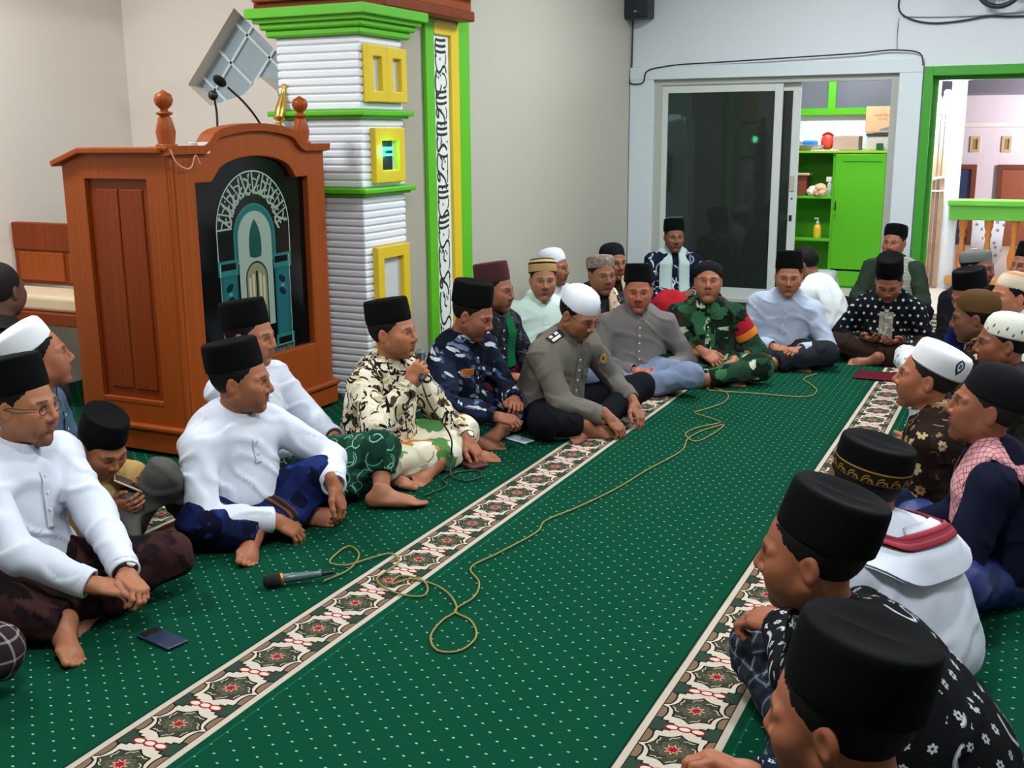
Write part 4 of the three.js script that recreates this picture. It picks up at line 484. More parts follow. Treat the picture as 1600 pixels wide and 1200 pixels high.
function footNet(cell) {
  const key = 'f' + cell; if (cache.has(key)) return cache.get(key); // ankle joint at the origin, sole 0.07 below, toes toward +z
  const L = [capsule(V(0, 0.012, -0.003), V(0, 0, 0), 0.034, 0.034, 0.02), ellip(V(0, -0.037, -0.035), V(0.031, 0.033, 0.036), 0.03), capsule(V(0, -0.02, 0.01), V(0.004, -0.045, 0.11), 0.034, 0.024, 0.03), ellip(V(0.003, -0.05, 0.115), V(0.045, 0.02, 0.04), 0.025), ellip(V(-0.008, -0.05, 0.04), V(0.034, 0.02, 0.07), 0.03)];
  const tx = [0.033, 0.013, -0.005, -0.021, -0.036], tl = [0.185, 0.186, 0.178, 0.168, 0.155], tr = [0.0125, 0.0095, 0.009, 0.0085, 0.008]; for (let i = 0; i < 5; i++) L.push(capsule(V(tx[i] * 0.95, -0.053, tl[i] - 0.05), V(tx[i], -0.057, tl[i] - 0.012), tr[i], tr[i] * 0.95, 0.006), ellip(V(tx[i], -0.0575, tl[i] - 0.004), V(tr[i] * 1.08, tr[i], tr[i] * 1.15), 0.004));
  const f = compile(L), b = padBox(f, 0.01); const net = surfaceNets(f, b[0], b[1], cell); cache.set(key, net); return net;
}
function netCopy(net, mirror) { const pos = net.pos.slice(), nor = net.nor.slice(), idx = net.idx.slice(); if (mirror) { for (let i = 0; i < pos.length; i += 3) { pos[i] *= -1; nor[i] *= -1; } for (let i = 0; i < idx.length; i += 3) { const t = idx[i]; idx[i] = idx[i + 1]; idx[i + 1] = t; } } return netGeometry({ pos, nor, idx }, false); }
// ------------------------------------------------------------------ headgear
function ringCap(rows, seg = 56, crease = 0) { // rows: [side radius, front-back radius, y, front lift]
  const P = [], T = [], I = []; rows.forEach(([a, b, y, lift = 0], r) => { for (let i = 0; i <= seg; i++) { const t = i / seg * 6.2832, s = Math.sin(t), c = Math.cos(t); let yy = y + lift * c; if (crease && r >= rows.length - 4) { const k = (rows.length - 1 - r) / 3; yy -= crease * (1 - k) * (0.25 + 0.75 * Math.abs(s) * (a > 0.01 ? 1 : 0)); } P.push(s * a, yy, c * b); T.push(i / seg, r / (rows.length - 1)); } });
  const n = seg + 1; for (let r = 0; r < rows.length - 1; r++) for (let i = 0; i < seg; i++) { const A = r * n + i; I.push(A, A + 1, A + n, A + 1, A + n + 1, A + n); }
  const g = new THREE.BufferGeometry(); g.setAttribute('position', new THREE.Float32BufferAttribute(P, 3)); g.setAttribute('uv', new THREE.Float32BufferAttribute(T, 2)); g.setIndex(I); g.computeVertexNormals(); return g;
}
const CAPS = {
  peci: ringCap([[0.076, 0.092, 0.05], [0.0835, 0.1005, 0.044], [0.086, 0.104, 0.048], [0.086, 0.105, 0.075], [0.084, 0.104, 0.105], [0.081, 0.102, 0.135], [0.079, 0.1, 0.146], [0.074, 0.095, 0.152], [0.05, 0.066, 0.15], [0.025, 0.034, 0.149], [0.0002, 0.0003, 0.149]], 56, 0.012),
  kopiah: ringCap([[0.076, 0.092, 0.046], [0.083, 0.1, 0.040], [0.0855, 0.1025, 0.046], [0.0865, 0.105, 0.075], [0.085, 0.104, 0.1], [0.081, 0.1, 0.118], [0.072, 0.09, 0.128], [0.05, 0.064, 0.134], [0.025, 0.034, 0.137], [0.0002, 0.0003, 0.138]]),
  dome: ringCap([[0.076, 0.092, 0.034], [0.082, 0.099, 0.028], [0.0845, 0.102, 0.034], [0.0855, 0.1035, 0.06], [0.081, 0.098, 0.09], [0.068, 0.083, 0.114], [0.048, 0.06, 0.128], [0.025, 0.032, 0.135], [0.0002, 0.0003, 0.137]]),
};
for (const k of Object.keys(CAPS)) CAPS[k].translate(0, 0, -0.018);
const velvet = new THREE.MeshPhysicalMaterial({ color: 0x050506, roughness: 0.9, specularIntensity: 0.25 });
const hairMat = new THREE.MeshPhysicalMaterial({ color: 0x0c0a09, roughness: 0.7, specularIntensity: 0.4 }), greyHair = new THREE.MeshPhysicalMaterial({ color: 0x231f1d, roughness: 0.8, specularIntensity: 0.4 });
const skinMat = new THREE.MeshPhysicalMaterial({ color: 0xffffff, vertexColors: true, roughness: 0.5, specularIntensity: 0.6 });
// ------------------------------------------------------------------ the seated figure
function ik(S, T, l1, l2, pole) { const d = T.clone().sub(S); let L = d.length(); if (L > (l1 + l2) * 0.985) { const k = L / ((l1 + l2) * 0.985); l1 *= k; l2 *= k; } d.normalize(); const a = Math.acos(Math.max(-1, Math.min(1, (l1 * l1 + L * L - l2 * l2) / (2 * l1 * L)))); const p = pole.clone().addScaledVector(d, -pole.dot(d)).normalize(); return S.clone().addScaledVector(d, Math.cos(a) * l1).addScaledVector(p, Math.sin(a) * l1); }
const basis = (x, y, z) => new THREE.Matrix4().makeBasis(x, y, z);
function ribbon(pts, nrm, width, thick, rows = 5) { // a cloth band along points, lying flat against the given normals
  const c = new THREE.CatmullRomCurve3(pts, false, 'centripetal'), cn = new THREE.CatmullRomCurve3(nrm, false, 'centripetal'), n = pts.length * 7; const P = [], T = [], I = []; let len = 0, prev = null;
  const W = (t) => (typeof width === 'function' ? width(t) : width);
  for (let i = 0; i <= n; i++) { const t = i / n, p = c.getPoint(t), nn = cn.getPoint(t).normalize(), tg = c.getTangent(t), s = tg.clone().cross(nn).normalize(), up = s.clone().cross(tg).normalize(); if (prev) len += p.distanceTo(prev); prev = p; const ring = rows * 2; for (let j = 0; j <= ring; j++) { const top = j <= rows, u = top ? j / rows : 1 - (j - rows) / rows; const off = (u - 0.5) * W(t), fold = 0.35 * thick * Math.sin(u * 15 + t * 2); const q = p.clone().addScaledVector(s, off).addScaledVector(up, (top ? thick : 0) + fold - 1.6 * off * off * 2); P.push(q.x, q.y, q.z); T.push(u * W(t), len); } }
  const m = rows * 2 + 1; for (let i = 0; i < n; i++) for (let j = 0; j < m - 1; j++) { const a = i * m + j; I.push(a, a + m, a + 1, a + 1, a + m, a + m + 1); }
  const g = new THREE.BufferGeometry(); g.setAttribute('position', new THREE.Float32BufferAttribute(P, 3)); g.setAttribute('uv', new THREE.Float32BufferAttribute(T, 2)); g.setIndex(I); g.computeVertexNormals(); return g;
}
function person(sp, lk) {
  const g = thing('person', lk.label, 'person', [sp.x, 0, sp.z], sp.yaw, 'people seated on the carpet'); const s = sp.s, hs = (lk.hs || 1.06) * s; const near = lk.near; const cc = near ? 0.0118 : 0.0165, hc = near ? 0.0041 : 0.006, dc = near ? 0.0042 : 0.006;
  const skin = lin(lk.skin || 0x9a6a4c).map((q, i) => q * [1.42, 1.27, 1.2][i]);
  const H = V(...sp.head), P = V(0, 0.105 * s, -0.03), qH = new THREE.Quaternion().setFromEuler(new THREE.Euler(R(sp.hp), R(sp.hy), R(sp.hr || 0), 'YXZ'));
  const nk = V(0, -0.142, -0.04).multiplyScalar(hs); const N = H.clone().addScaledVector(nk, 0.45).add(nk.clone().multiplyScalar(0.55).applyQuaternion(qH));
  const u = N.clone().sub(P).normalize(), tw = R(sp.hy * (lk.twist ?? 0.2)); const lat = V(Math.cos(tw), 0, -Math.sin(tw)); lat.addScaledVector(u, -lat.dot(u)).normalize(); const w = lat.clone().cross(u).normalize(); const lat0 = V(1, 0, 0);
  const A = P.clone().lerp(N, 0.36).addScaledVector(w, -0.025), C = P.clone().lerp(N, 0.70).addScaledVector(w, -0.022); const sw = (lk.sw || 0.178) * s; const S = { L: N.clone().addScaledVector(u, -0.073 * s).addScaledVector(lat, sw).addScaledVector(w, 0.008), R: N.clone().addScaledVector(u, -0.073 * s).addScaledVector(lat, -sw).addScaledVector(w, 0.008) };
  // arms
  const tgt = { L: sp.hL ? V(...sp.hL) : V(0.055, 0.185, 0.30).multiplyScalar(s), R: sp.hR ? V(...sp.hR) : V(-0.045, 0.17, 0.315).multiplyScalar(s) }; const arm = {};
  for (const k of ['L', 'R']) { const sg = k === 'L' ? 1 : -1; const pole = lk['pole' + k] ? V(...lk['pole' + k]) : V(sg * 0.75, -0.55, -0.35); let W = tgt[k].clone(), E; for (let i = 0; i < 3; i++) { E = ik(S[k], W, 0.275 * s, 0.25 * s, pole); const dir = tgt[k].clone().sub(E).normalize(); W = tgt[k].clone().addScaledVector(dir, -0.06 * s); } E = ik(S[k], W, 0.275 * s, 0.25 * s, pole); const fd = W.clone().sub(E).normalize(); const hd = lk['hand' + k] || {}; let dir = fd.clone(); if (hd.dir) dir = V(...hd.dir).normalize(); let back = hd.back ? V(...hd.back) : V(sg * 0.25, 1, 0.15); back.addScaledVector(dir, -back.dot(dir)).normalize(); arm[k] = { E, W, fd, dir, back, pose: hd.pose || 'clasp' }; }
  // legs
  const leg = {}; for (const k of ['L', 'R']) { const sg = k === 'L' ? 1 : -1; const hip = V(sg * 0.085 * s, 0.1 * s, 0.0); const K = sp['k' + k] ? V(...sp['k' + k]) : V(sg * 0.31 * s, 0.125 * s, 0.24 * s); let F = sp['f' + k] ? V(...sp['f' + k]) : null, An; const fdir = lk['foot' + k] ? V(...lk['foot' + k]) : V(-sg * 0.9, 0, 0.25); fdir.normalize(); if (F) An = F.clone().addScaledVector(fdir, -0.12 * s).add(V(0, 0.035, 0)); else An = V(-sg * 0.03 * s, 0.065 * s, (k === 'L' ? 0.33 : 0.26) * s); leg[k] = { hip, K, An, fdir, up: lk['footUp' + k] ? V(...lk['footUp' + k]) : V(-0.1 * sg, 0.75, 0.65) }; }
  // ---- body: one continuous skin mesh
  const b = [ellip(P, V(0.14, 0.09, 0.115).multiplyScalar(s), 0.05), ellip(A, V(0.125, 0.13, 0.095).multiplyScalar(s), 0.08, { m: [lat0, u, w] }), ellip(C, V(0.135, 0.14, 0.09).multiplyScalar(s), 0.08, { m: [lat, u, w] }), capsule(S.L, S.R, 0.038 * s, 0.038 * s, 0.05), capsule(C, H.clone().lerp(N, 0.72), 0.06 * s, 0.05 * hs, 0.04)];
  for (const k of ['L', 'R']) b.push(capsule(S[k], arm[k].E, 0.042 * s, 0.036 * s, 0.03), capsule(arm[k].E, arm[k].W, 0.037 * s, 0.026 * s, 0.02)); for (const k of ['L', 'R']) b.push(capsule(leg[k].hip, leg[k].K, 0.068 * s, 0.052 * s, 0.03), capsule(leg[k].K, leg[k].An, 0.05 * s, 0.034 * s, 0.02));
  const bf0 = compile(b), bf = (x, y, z) => Math.max(bf0(x, y, z), 0.008 - y); bf.lo = bf0.lo; bf.hi = bf0.hi; const bb = padBox(bf, 0.02); const parts = [];
  const tone = (x, y, z, c, amt) => { const n = noise(x * 38, y * 38, z * 38) * 0.07 + noise(x * 9, y * 9, z * 9) * 0.06; return mixc(c, amt, 0.5 + n * 4 > 1 ? 0.25 : 0.12 + n).map((q) => q * (1 + n)); };
  const red = mixc(skin, lin(0xa8523c), 0.5); parts.push(paint(netGeometry(surfaceNets(bf, bb[0], bb[1], near ? 0.019 : 0.022), false), (x, y, z) => tone(x, y, z, skin, red)));
  // head with face pigment
  const hp = headParts(lk.head || 'plain', hc, lk.cap ? 1 : 0); const hm = new THREE.Matrix4().compose(H, qH, V(hs, hs, hs)); const dark = lin(0x17100d), beard = lk.beard || 0, lipc = mixc(skin, lin(0x7e3830), 0.6); const feat = [];
  const hg = paint(netGeometry({ pos: hp.net.pos.slice(), nor: hp.net.nor.slice(), idx: hp.net.idx.slice() }, false), (x, y, z) => {
    let c = tone(x, y, z, skin, red); if (z > 0.07 && Math.abs(x) < 0.025 && y < -0.054 && y > -0.081) c = mixc(c, lipc, sstep(0.025, 0.016, Math.abs(x)) * sstep(-0.052, -0.058, y) * sstep(-0.083, -0.077, y) * 0.85); if (z > 0.03) c = mixc(c, red, 0.35 * Math.exp(-((Math.abs(x) - 0.035) ** 2 + (y + 0.03) ** 2) / 0.0005));
    { const bx0 = Math.abs(x), by = y - 0.0205 - (bx0 - 0.03) * -0.1; if (z > 0.045 && bx0 > 0.01 && bx0 < 0.05) c = mixc(c, dark, 0.75 * sstep(0.0055, 0.003, Math.abs(by)) * sstep(0.01, 0.015, bx0) * sstep(0.051, 0.044, bx0)); } const jaw = sstep(-0.045, -0.085, y + Math.abs(x) * 0.25) * sstep(-0.01, 0.03, z); c = mixc(c, dark, (lk.stubble ?? 0.12) * jaw * (0.8 + 0.4 * noise(x * 300, y * 300, z * 300)));
    const must = z > 0.078 && y < -0.043 && y > -0.058 && Math.abs(x) < 0.026 ? 1 : 0; if (must && lk.must) c = mixc(c, dark, lk.must * (0.8 + 0.3 * noise(x * 400, y * 400, z * 400)));
    if (beard && (y < -0.078 && z > 0.04 && Math.abs(x) < 0.034)) c = mixc(c, dark, beard * (0.8 + 0.3 * noise(x * 400, y * 400, z * 400))); return c;
  }); hg.applyMatrix4(hm); parts.push(hg);
  const el = (c, r, col, rz = 0, ry = 0) => { const e = new THREE.SphereGeometry(1, 14, 10); e.scale(...r); e.rotateZ(rz); e.rotateY(ry); e.translate(...c); bare(e); paint(e, () => col); e.applyMatrix4(hm); feat.push(e); };
  const open = lk.eyes ?? 1; for (const sg of [-1, 1]) { if (open > 0.2) { el([sg * 0.031, -0.0015, 0.0795], [0.0125, 0.0038 * open, 0.0042], lin(0xa8988a), 0, sg * 0.25); el([sg * 0.0305, -0.001, 0.0822], [0.0058, 0.0037 * open, 0.0022], lin(0x140c08)); } el([sg * 0.031, open > 0.2 ? 0.0035 * open : -0.004, 0.0805], [0.0145, 0.0013, 0.004], lin(0x1d120d), -sg * 0.08, sg * 0.25); el([sg * 0.032, 0.0215, 0.0805], [0.0195, 0.0032, 0.0036], mixc(skin, dark, 0.82), -sg * 0.12, sg * 0.42); el([sg * 0.0075, -0.0405, 0.0995], [0.0036, 0.0022, 0.003], mixc(skin, dark, 0.8)); }
  el([0, -0.0665, 0.0893], [0.0195, 0.0016, 0.004], mixc(lipc, dark, 0.6)); if (lk.must) { el([0.011, -0.0505, 0.0915], [0.0135, 0.0042, 0.0045], mixc(skin, dark, lk.must), -0.22, 0.3); el([-0.011, -0.0505, 0.0915], [0.0135, 0.0042, 0.0045], mixc(skin, dark, lk.must), 0.22, -0.3); } if (beard > 0.5) el([0, -0.112, 0.074], [0.019, 0.016, 0.013], mixc(skin, dark, beard));
  parts.push(...feat);
  for (const k of ['L', 'R']) { const a = arm[k], hgm = netCopy(handNet(a.pose, dc), k === 'R'); const X = a.dir.clone().cross(a.back).normalize(); hgm.applyMatrix4(new THREE.Matrix4().multiplyMatrices(new THREE.Matrix4().makeTranslation(a.W.x, a.W.y, a.W.z), basis(X, a.dir, a.back)).scale(V(s, s, s).multiplyScalar(1.02))); parts.push(paint(hgm, (x, y, z) => tone(x, y, z, skin, red))); const l = leg[k], ft = netCopy(footNet(sp['f' + k] ? dc : 0.008), k === 'R'); const Z = l.fdir.clone(), Y = l.up.clone().addScaledVector(Z, -l.up.dot(Z)).normalize(), XX = Y.clone().cross(Z); ft.applyMatrix4(new THREE.Matrix4().multiplyMatrices(new THREE.Matrix4().makeTranslation(l.An.x, Math.max(l.An.y, 0.045), l.An.z), basis(XX, Y, Z)).scale(V(s, s, s))); { const p = ft.attributes.position; for (let i = 0; i < p.count; i++) if (p.getY(i) < 0.014) p.setY(i, 0.014 + (p.getY(i) - 0.014) * 0.05); } parts.push(paint(ft, (x, y, z) => tone(x, y, z, skin, red))); }
  mesh('body', mergeGeometries(parts.map(bare)), skinMat, g);
  if (lk.hair !== false) { const hm2 = mesh('hair', hp.hair, lk.grey ? greyHair : hairMat, g); hm2.position.copy(H); hm2.quaternion.copy(qH); hm2.scale.setScalar(hs); }
  if (lk.cap) { const c = mesh(lk.cap.name || 'cap', CAPS[lk.cap.shape || 'peci'], lk.cap.mat || velvet, g); const tilt = new THREE.Quaternion().setFromEuler(new THREE.Euler(R(lk.cap.tilt ?? -14), 0, R(lk.cap.roll || 0))); c.position.copy(H).add(V(0, lk.cap.dy || 0, 0).applyQuaternion(qH)); c.quaternion.copy(qH).multiply(tilt); c.scale.set(hs, hs * (lk.cap.h || 1), hs); }
  // ---- shirt
  const fa = lk.fold ?? 1, seed = sp.x * 7 + sp.z * 3; const sh = lk.shirt; const fit = sh.fit || 1; const L = [ellip(P.clone().addScaledVector(u, 0.03), V(0.19 * fit, 0.12, 0.16 * fit).multiplyScalar(s), 0.05), ellip(A, V(0.172 * fit, 0.165, 0.138 * fit).multiplyScalar(s), 0.09, { m: [lat0, u, w] }), ellip(C, V(0.178 * fit, 0.175, 0.126 * fit).multiplyScalar(s), 0.09, { m: [lat, u, w] }), capsule(S.L, S.R, 0.06 * s, 0.06 * s, 0.06), capsule(C.clone().addScaledVector(u, 0.03), N.clone().addScaledVector(u, -0.016), 0.085 * s, 0.052 * s, 0.045)];
  if (sh.belly) L.push(ellip(A.clone().addScaledVector(w, 0.06).addScaledVector(u, -0.03), V(0.13, 0.12, 0.09).multiplyScalar(sh.belly * s), 0.06, { m: [lat0, u, w] }));
  for (const k of ['L', 'R']) { const a = arm[k], e = sh.sleeve ?? 0.9; L.push(capsule(S[k], a.E, 0.07 * s, 0.06 * s, 0.035, e <= 0 ? { cut: true } : {})); if (e > 0) L.push(capsule(a.E, a.E.clone().lerp(a.W, e), 0.059 * s, 0.046 * s, 0.022, { cut: true })); }
  const tf = compile(L.slice(0, sh.belly ? 6 : 5)); const sf0 = compile(L); const sf = (x, y, z) => { let d = sf0(x, y, z); if (d < 0.035 && d > -0.035) { const n1 = noise(x * 8 + seed, y * 5.5 + x * 4, z * 8), n2 = noise(x * 13 + z * 7, y * 9 + seed, z * 13 - x * 5), rn = noise(x * 7 + y * 5 + seed, y * 6.5 - z * 4, z * 7), r = 1 - rn * rn * 15; d -= fa * (0.007 * n1 + 0.004 * n2 + (r > 0 ? 0.006 * r * r : 0)); } return Math.max(d, 0.014 - y); }; sf.lo = sf0.lo; sf.hi = sf0.hi; const sb = padBox(sf, 0.025);
  const shirt = mesh(sh.name || 'shirt', netGeometry(surfaceNets(sf, sb[0], sb[1], cc)), sh.mat, g);
  // ---- sarong or trousers
  const lo = lk.lower, sar = lo.type !== 'trousers', lk2 = sar ? 0.07 : 0.035; const Q = [ellip(P, V(0.17, 0.11, 0.145).multiplyScalar(s), 0.05)]; for (const k of ['L', 'R']) { const l = leg[k]; Q.push(capsule(l.hip, l.K, 0.088 * s, 0.073 * s, lk2), capsule(l.K, l.K.clone().lerp(l.An, lo.len ?? 0.86), 0.071 * s, 0.056 * s, 0.04, { cut: true })); } if (sar) { const m = leg.L.K.clone().add(leg.R.K).multiplyScalar(0.5); Q.push(ellip(V(m.x * 0.7, 0.075 * s, m.z * 0.72), V(0.22, 0.055, 0.15).multiplyScalar(s), 0.08)); }
  const lf0 = compile(Q); const lf = (x, y, z) => { let d = lf0(x, y, z); if (d < 0.035 && d > -0.035) { const n1 = noise(x * 9 - seed, y * 9, z * 9), rn = noise(x * 8 + seed, y * 8 + z * 4, z * 6), r = 1 - rn * rn * 15; d -= 0.006 * n1 + (r > 0 ? 0.007 * r * r : 0); } return Math.max(d, 0.014 - y); }; lf.lo = lf0.lo; lf.hi = lf0.hi; const lb = padBox(lf, 0.025); mesh(lo.name || (sar ? 'sarong' : 'trousers'), netGeometry(surfaceNets(lf, lb[0], lb[1], cc)), lo.mat, g);
  // ---- things that lie on the shirt: march in along -dir to its surface
  const both = (x, y, z) => Math.min(sf(x, y, z), lf(x, y, z));
  const onto = (o, d, f = sf) => { const p = o.clone(); for (let i = 0; i < 60; i++) { const e = f(p.x, p.y, p.z); if (e < 0.0008 || p.y < 0.02 || p.distanceTo(o) > 0.9) break; p.addScaledVector(d, Math.max(0.0008, e * 0.7)); } return p; };
  const tfold = (x, y, z) => Math.min(tf(x, y, z) - 0.002, 1); const front = (x, t, f = tfold) => { const p = onto(P.clone().lerp(N, t).addScaledVector(lat, x).addScaledVector(w, 0.5), w.clone().negate(), f); for (let i = 0; i < 40 && sf(p.x, p.y, p.z) < 0.0005 && sf(p.x, p.y, p.z) > -0.03; i++) p.addScaledVector(w, 0.0012); return p; };
  const patch = (name, x0, x1, t0, t1, m, parent = shirt, nx = 8, ny = 8, lift = 0.004, sideways = null) => { const Pp = [], T = [], I = []; for (let j = 0; j <= ny; j++) for (let i = 0; i <= nx; i++) { const xx = x0 + (x1 - x0) * i / nx, tt = t0 + (t1 - t0) * j / ny; let p; if (sideways) { const o = sideways.o.clone().addScaledVector(sideways.a, xx).addScaledVector(sideways.b, tt); p = onto(o, sideways.d, sideways.f || sf).addScaledVector(sideways.d, -lift); } else p = front(xx, tt).addScaledVector(w, lift); Pp.push(p.x, p.y, p.z); if (m.map && m.map.repeat.x !== 1) T.push(xx, tt * 0.45); else T.push(i / nx, j / ny); } for (let j = 0; j < ny; j++) for (let i = 0; i < nx; i++) { const a = j * (nx + 1) + i; I.push(a, a + 1, a + nx + 2, a, a + nx + 2, a + nx + 1); } const q = new THREE.BufferGeometry(); q.setAttribute('position', new THREE.Float32BufferAttribute(Pp, 3)); q.setAttribute('uv', new THREE.Float32BufferAttribute(T, 2)); q.setIndex(I); q.computeVertexNormals(); return mesh(name, q, m, parent); };
  const colm = sh.collarMat || sh.mat; const nd = H.clone().sub(N).normalize(), cx = lat.clone().addScaledVector(nd, -lat.dot(nd)).normalize(), cz = cx.clone().cross(nd).normalize();
  const collarAt = (geo, nm, m = colm) => { geo.applyMatrix4(new THREE.Matrix4().multiplyMatrices(new THREE.Matrix4().makeTranslation(N.x + nd.x * 0.014 * s, N.y + nd.y * 0.014 * s, N.z + nd.z * 0.014 * s), basis(cx, nd, cz))); return mesh(nm, boxUV(geo), m, shirt); };
  if (sh.collar === 'stand') { const q = lathe([[0.08, -0.03], [0.073, 0.0], [0.071, 0.024], [0.068, 0.028], [0.064, 0.024], [0.063, -0.02]], 40, 0.17); q.scale(s * 0.98, s, s * 1.08); q.translate(0, 0, -0.002); collarAt(q, 'collar'); } else if (sh.collar === 'point') { const q = lathe([[0.106, -0.036], [0.1, -0.034], [0.076, 0.018], [0.071, 0.024], [0.064, 0.018], [0.063, -0.02]], 40, 0.22); q.scale(s * 0.98, s, s * 1.06); collarAt(q, 'collar'); for (const sg of [-1, 1]) { const q2 = slab([[0, 0.02], [sg * 0.055, 0.0], [sg * 0.062, -0.045], [sg * 0.028, -0.062], [sg * 0.004, -0.02]], 0.006, [], 0.002); q2.rotateX(-0.6); q2.rotateY(sg * 0.25); q2.translate(sg * 0.006, -0.012, 0.076); q2.scale(s, s, s); collarAt(q2, 'collar_point'); } }
  if (sh.placket) { patch('placket', -0.016, 0.016, 0.86, sh.placket, sh.placketMat || colm, shirt, 3, 24, 0.0035); const bg = new THREE.CylinderGeometry(0.0055, 0.0055, 0.003, 12).rotateX(Math.PI / 2); for (let t = 0.82; t > sh.placket; t -= 0.13) { const p = front(0, t).addScaledVector(w, 0.007); const bt = mesh('button', bg, sh.buttonMat || M.paper, shirt); bt.position.copy(p); bt.quaternion.setFromUnitVectors(V(0, 0, 1), w); } }
  if (sh.pocket) patch('pocket', sh.pocket[0], sh.pocket[0] + 0.1, 0.5, 0.68, sh.pocketMat || sh.mat, shirt, 8, 8, 0.005);
  if (sh.cuffs) for (const k of ['L', 'R']) { const a = arm[k], c0 = a.E.clone().lerp(a.W, (sh.sleeve ?? 0.9) - 0.01); const q = lathe([[0.044, -0.03], [0.049, -0.025], [0.049, 0.022], [0.043, 0.026], [0.039, 0.018]], 28); q.scale(s, s, s); const m4 = new THREE.Matrix4().multiplyMatrices(new THREE.Matrix4().makeTranslation(c0.x, c0.y, c0.z), new THREE.Matrix4().makeRotationFromQuaternion(new THREE.Quaternion().setFromUnitVectors(V(0, 1, 0), a.fd))); q.applyMatrix4(m4); mesh('cuff', boxUV(q), sh.mat, shirt); }
  const ctx = { g, shirt, sf, lf, both, onto, front, patch, H, N, P, C, A, S, arm, leg, u, w, lat, s, hs, qH, hm, sp, toWorld: (p) => p.clone().applyAxisAngle(V(0, 1, 0), R(sp.yaw)).add(V(sp.x, 0, sp.z)) };
  if (lk.glasses) { const fr = [], pts = (sg) => { const o = []; for (let i = 0; i <= 20; i++) { const t = i / 20 * 6.2832; o.push(V(sg * 0.032 + Math.cos(t) * 0.0235, -0.003 + Math.sin(t) * 0.015, 0.094 - Math.abs(Math.cos(t) * 0.0235 + 0.032) * 0.12)); } return o; }; for (const sg of [-1, 1]) { fr.push(new THREE.TubeGeometry(new THREE.CatmullRomCurve3(pts(sg).slice(0, -1), true), 40, 0.0014, 6, true)); fr.push(tube([[sg * 0.055, 0.004, 0.086], [sg * 0.072, 0.004, 0.06], [sg * 0.08, 0.002, 0.0], [sg * 0.078, -0.012, -0.025]], 0.0014)); } fr.push(tube([[-0.0085, 0.0, 0.0925], [0, 0.004, 0.096], [0.0085, 0.0, 0.0925]], 0.0014)); const q = mesh('glasses', join(fr), M.black, g); q.position.copy(H); q.quaternion.copy(qH); q.scale.setScalar(hs); }
  if (lk.watch) { const a = arm[lk.watch], c0 = a.E.clone().lerp(a.W, 0.97); const q = new THREE.TorusGeometry(0.033, 0.006, 8, 28); q.rotateX(Math.PI / 2); q.applyMatrix4(new THREE.Matrix4().multiplyMatrices(new THREE.Matrix4().makeTranslation(c0.x, c0.y, c0.z), new THREE.Matrix4().makeRotationFromQuaternion(new THREE.Quaternion().setFromUnitVectors(V(0, 1, 0), a.fd)))); const wt = mesh('wristwatch', q, lk.watchMat || M.chrome, g); const fc = new THREE.CylinderGeometry(0.016, 0.016, 0.007, 20); const fp = c0.clone().addScaledVector(a.back, 0.036); fc.applyMatrix4(new THREE.Matrix4().multiplyMatrices(new THREE.Matrix4().makeTranslation(fp.x, fp.y, fp.z), new THREE.Matrix4().makeRotationFromQuaternion(new THREE.Quaternion().setFromUnitVectors(V(0, 1, 0), a.back)))); mesh('watch_face', fc, M.paper, wt); }
  if (lk.extra) lk.extra(ctx); return ctx;
}
// a scarf round the neck whose ends hang down the chest (ends are fractions of the torso height)
function neckScarf(c, m, o = {}) {
  const { N, u, w, lat, front, S, onto, sf } = c, pts = [], nr = []; const x = o.x ?? 0.085, ends = o.ends || [0.32, 0.32];
  const push = (p, n) => { pts.push(p); nr.push(n); };
  for (const t of [ends[0], ends[0] * 0.5 + 0.3, 0.68, 0.84]) push(front(-x * (0.92 + 0.1 * (1 - t)), t).addScaledVector(w, 0.008), w.clone().addScaledVector(lat, -0.3));
  push(onto(N.clone().addScaledVector(lat, -0.075).addScaledVector(u, 0.3), u.clone().negate()).addScaledVector(u, 0.008), u.clone().addScaledVector(lat, -0.4)); push(N.clone().addScaledVector(w, -0.07).addScaledVector(lat, -0.035).addScaledVector(u, 0.005), w.clone().negate().addScaledVector(u, 0.6)); push(N.clone().addScaledVector(w, -0.07).addScaledVector(lat, 0.035).addScaledVector(u, 0.005), w.clone().negate().addScaledVector(u, 0.6)); push(onto(N.clone().addScaledVector(lat, 0.075).addScaledVector(u, 0.3), u.clone().negate()).addScaledVector(u, 0.008), u.clone().addScaledVector(lat, 0.4));
  for (const t of [0.84, 0.68, ends[1] * 0.5 + 0.3, ends[1]]) push(front(x * (0.92 + 0.1 * (1 - t)), t).addScaledVector(w, 0.008), w.clone().addScaledVector(lat, 0.3));
  return mesh(o.name || 'scarf', ribbon(pts, nr, o.width || 0.075, 0.007), m, c.g);
}
// a shawl over one shoulder, front hem to back hem
function shoulderShawl(c, m, side, o = {}) {
  const { N, P, u, w, lat, front, onto, sf, S } = c, sg = side === 'L' ? 1 : -1, x = (o.x ?? 0.11) * sg, pts = [], nr = [];
  for (const t of [o.front ?? 0.25, 0.45, 0.62, 0.76]) { pts.push(front(x, t).addScaledVector(w, 0.016)); nr.push(w.clone().addScaledVector(lat, sg * 0.35)); }
  pts.push(onto(N.clone().addScaledVector(lat, x).addScaledVector(u, 0.3).addScaledVector(w, 0.0), u.clone().negate()).addScaledVector(u, 0.008)); nr.push(u.clone().addScaledVector(lat, sg * 0.2));
  for (const t of [0.76, 0.6, 0.45, o.back ?? 0.3]) { pts.push(onto(P.clone().lerp(N, t).addScaledVector(lat, x).addScaledVector(w, -0.5), w).addScaledVector(w, -0.014)); nr.push(w.clone().negate().addScaledVector(lat, sg * 0.25)); }
  return mesh(o.name || 'shawl', ribbon(pts, nr, o.width || 0.16, 0.008, 7), m, c.g);
}
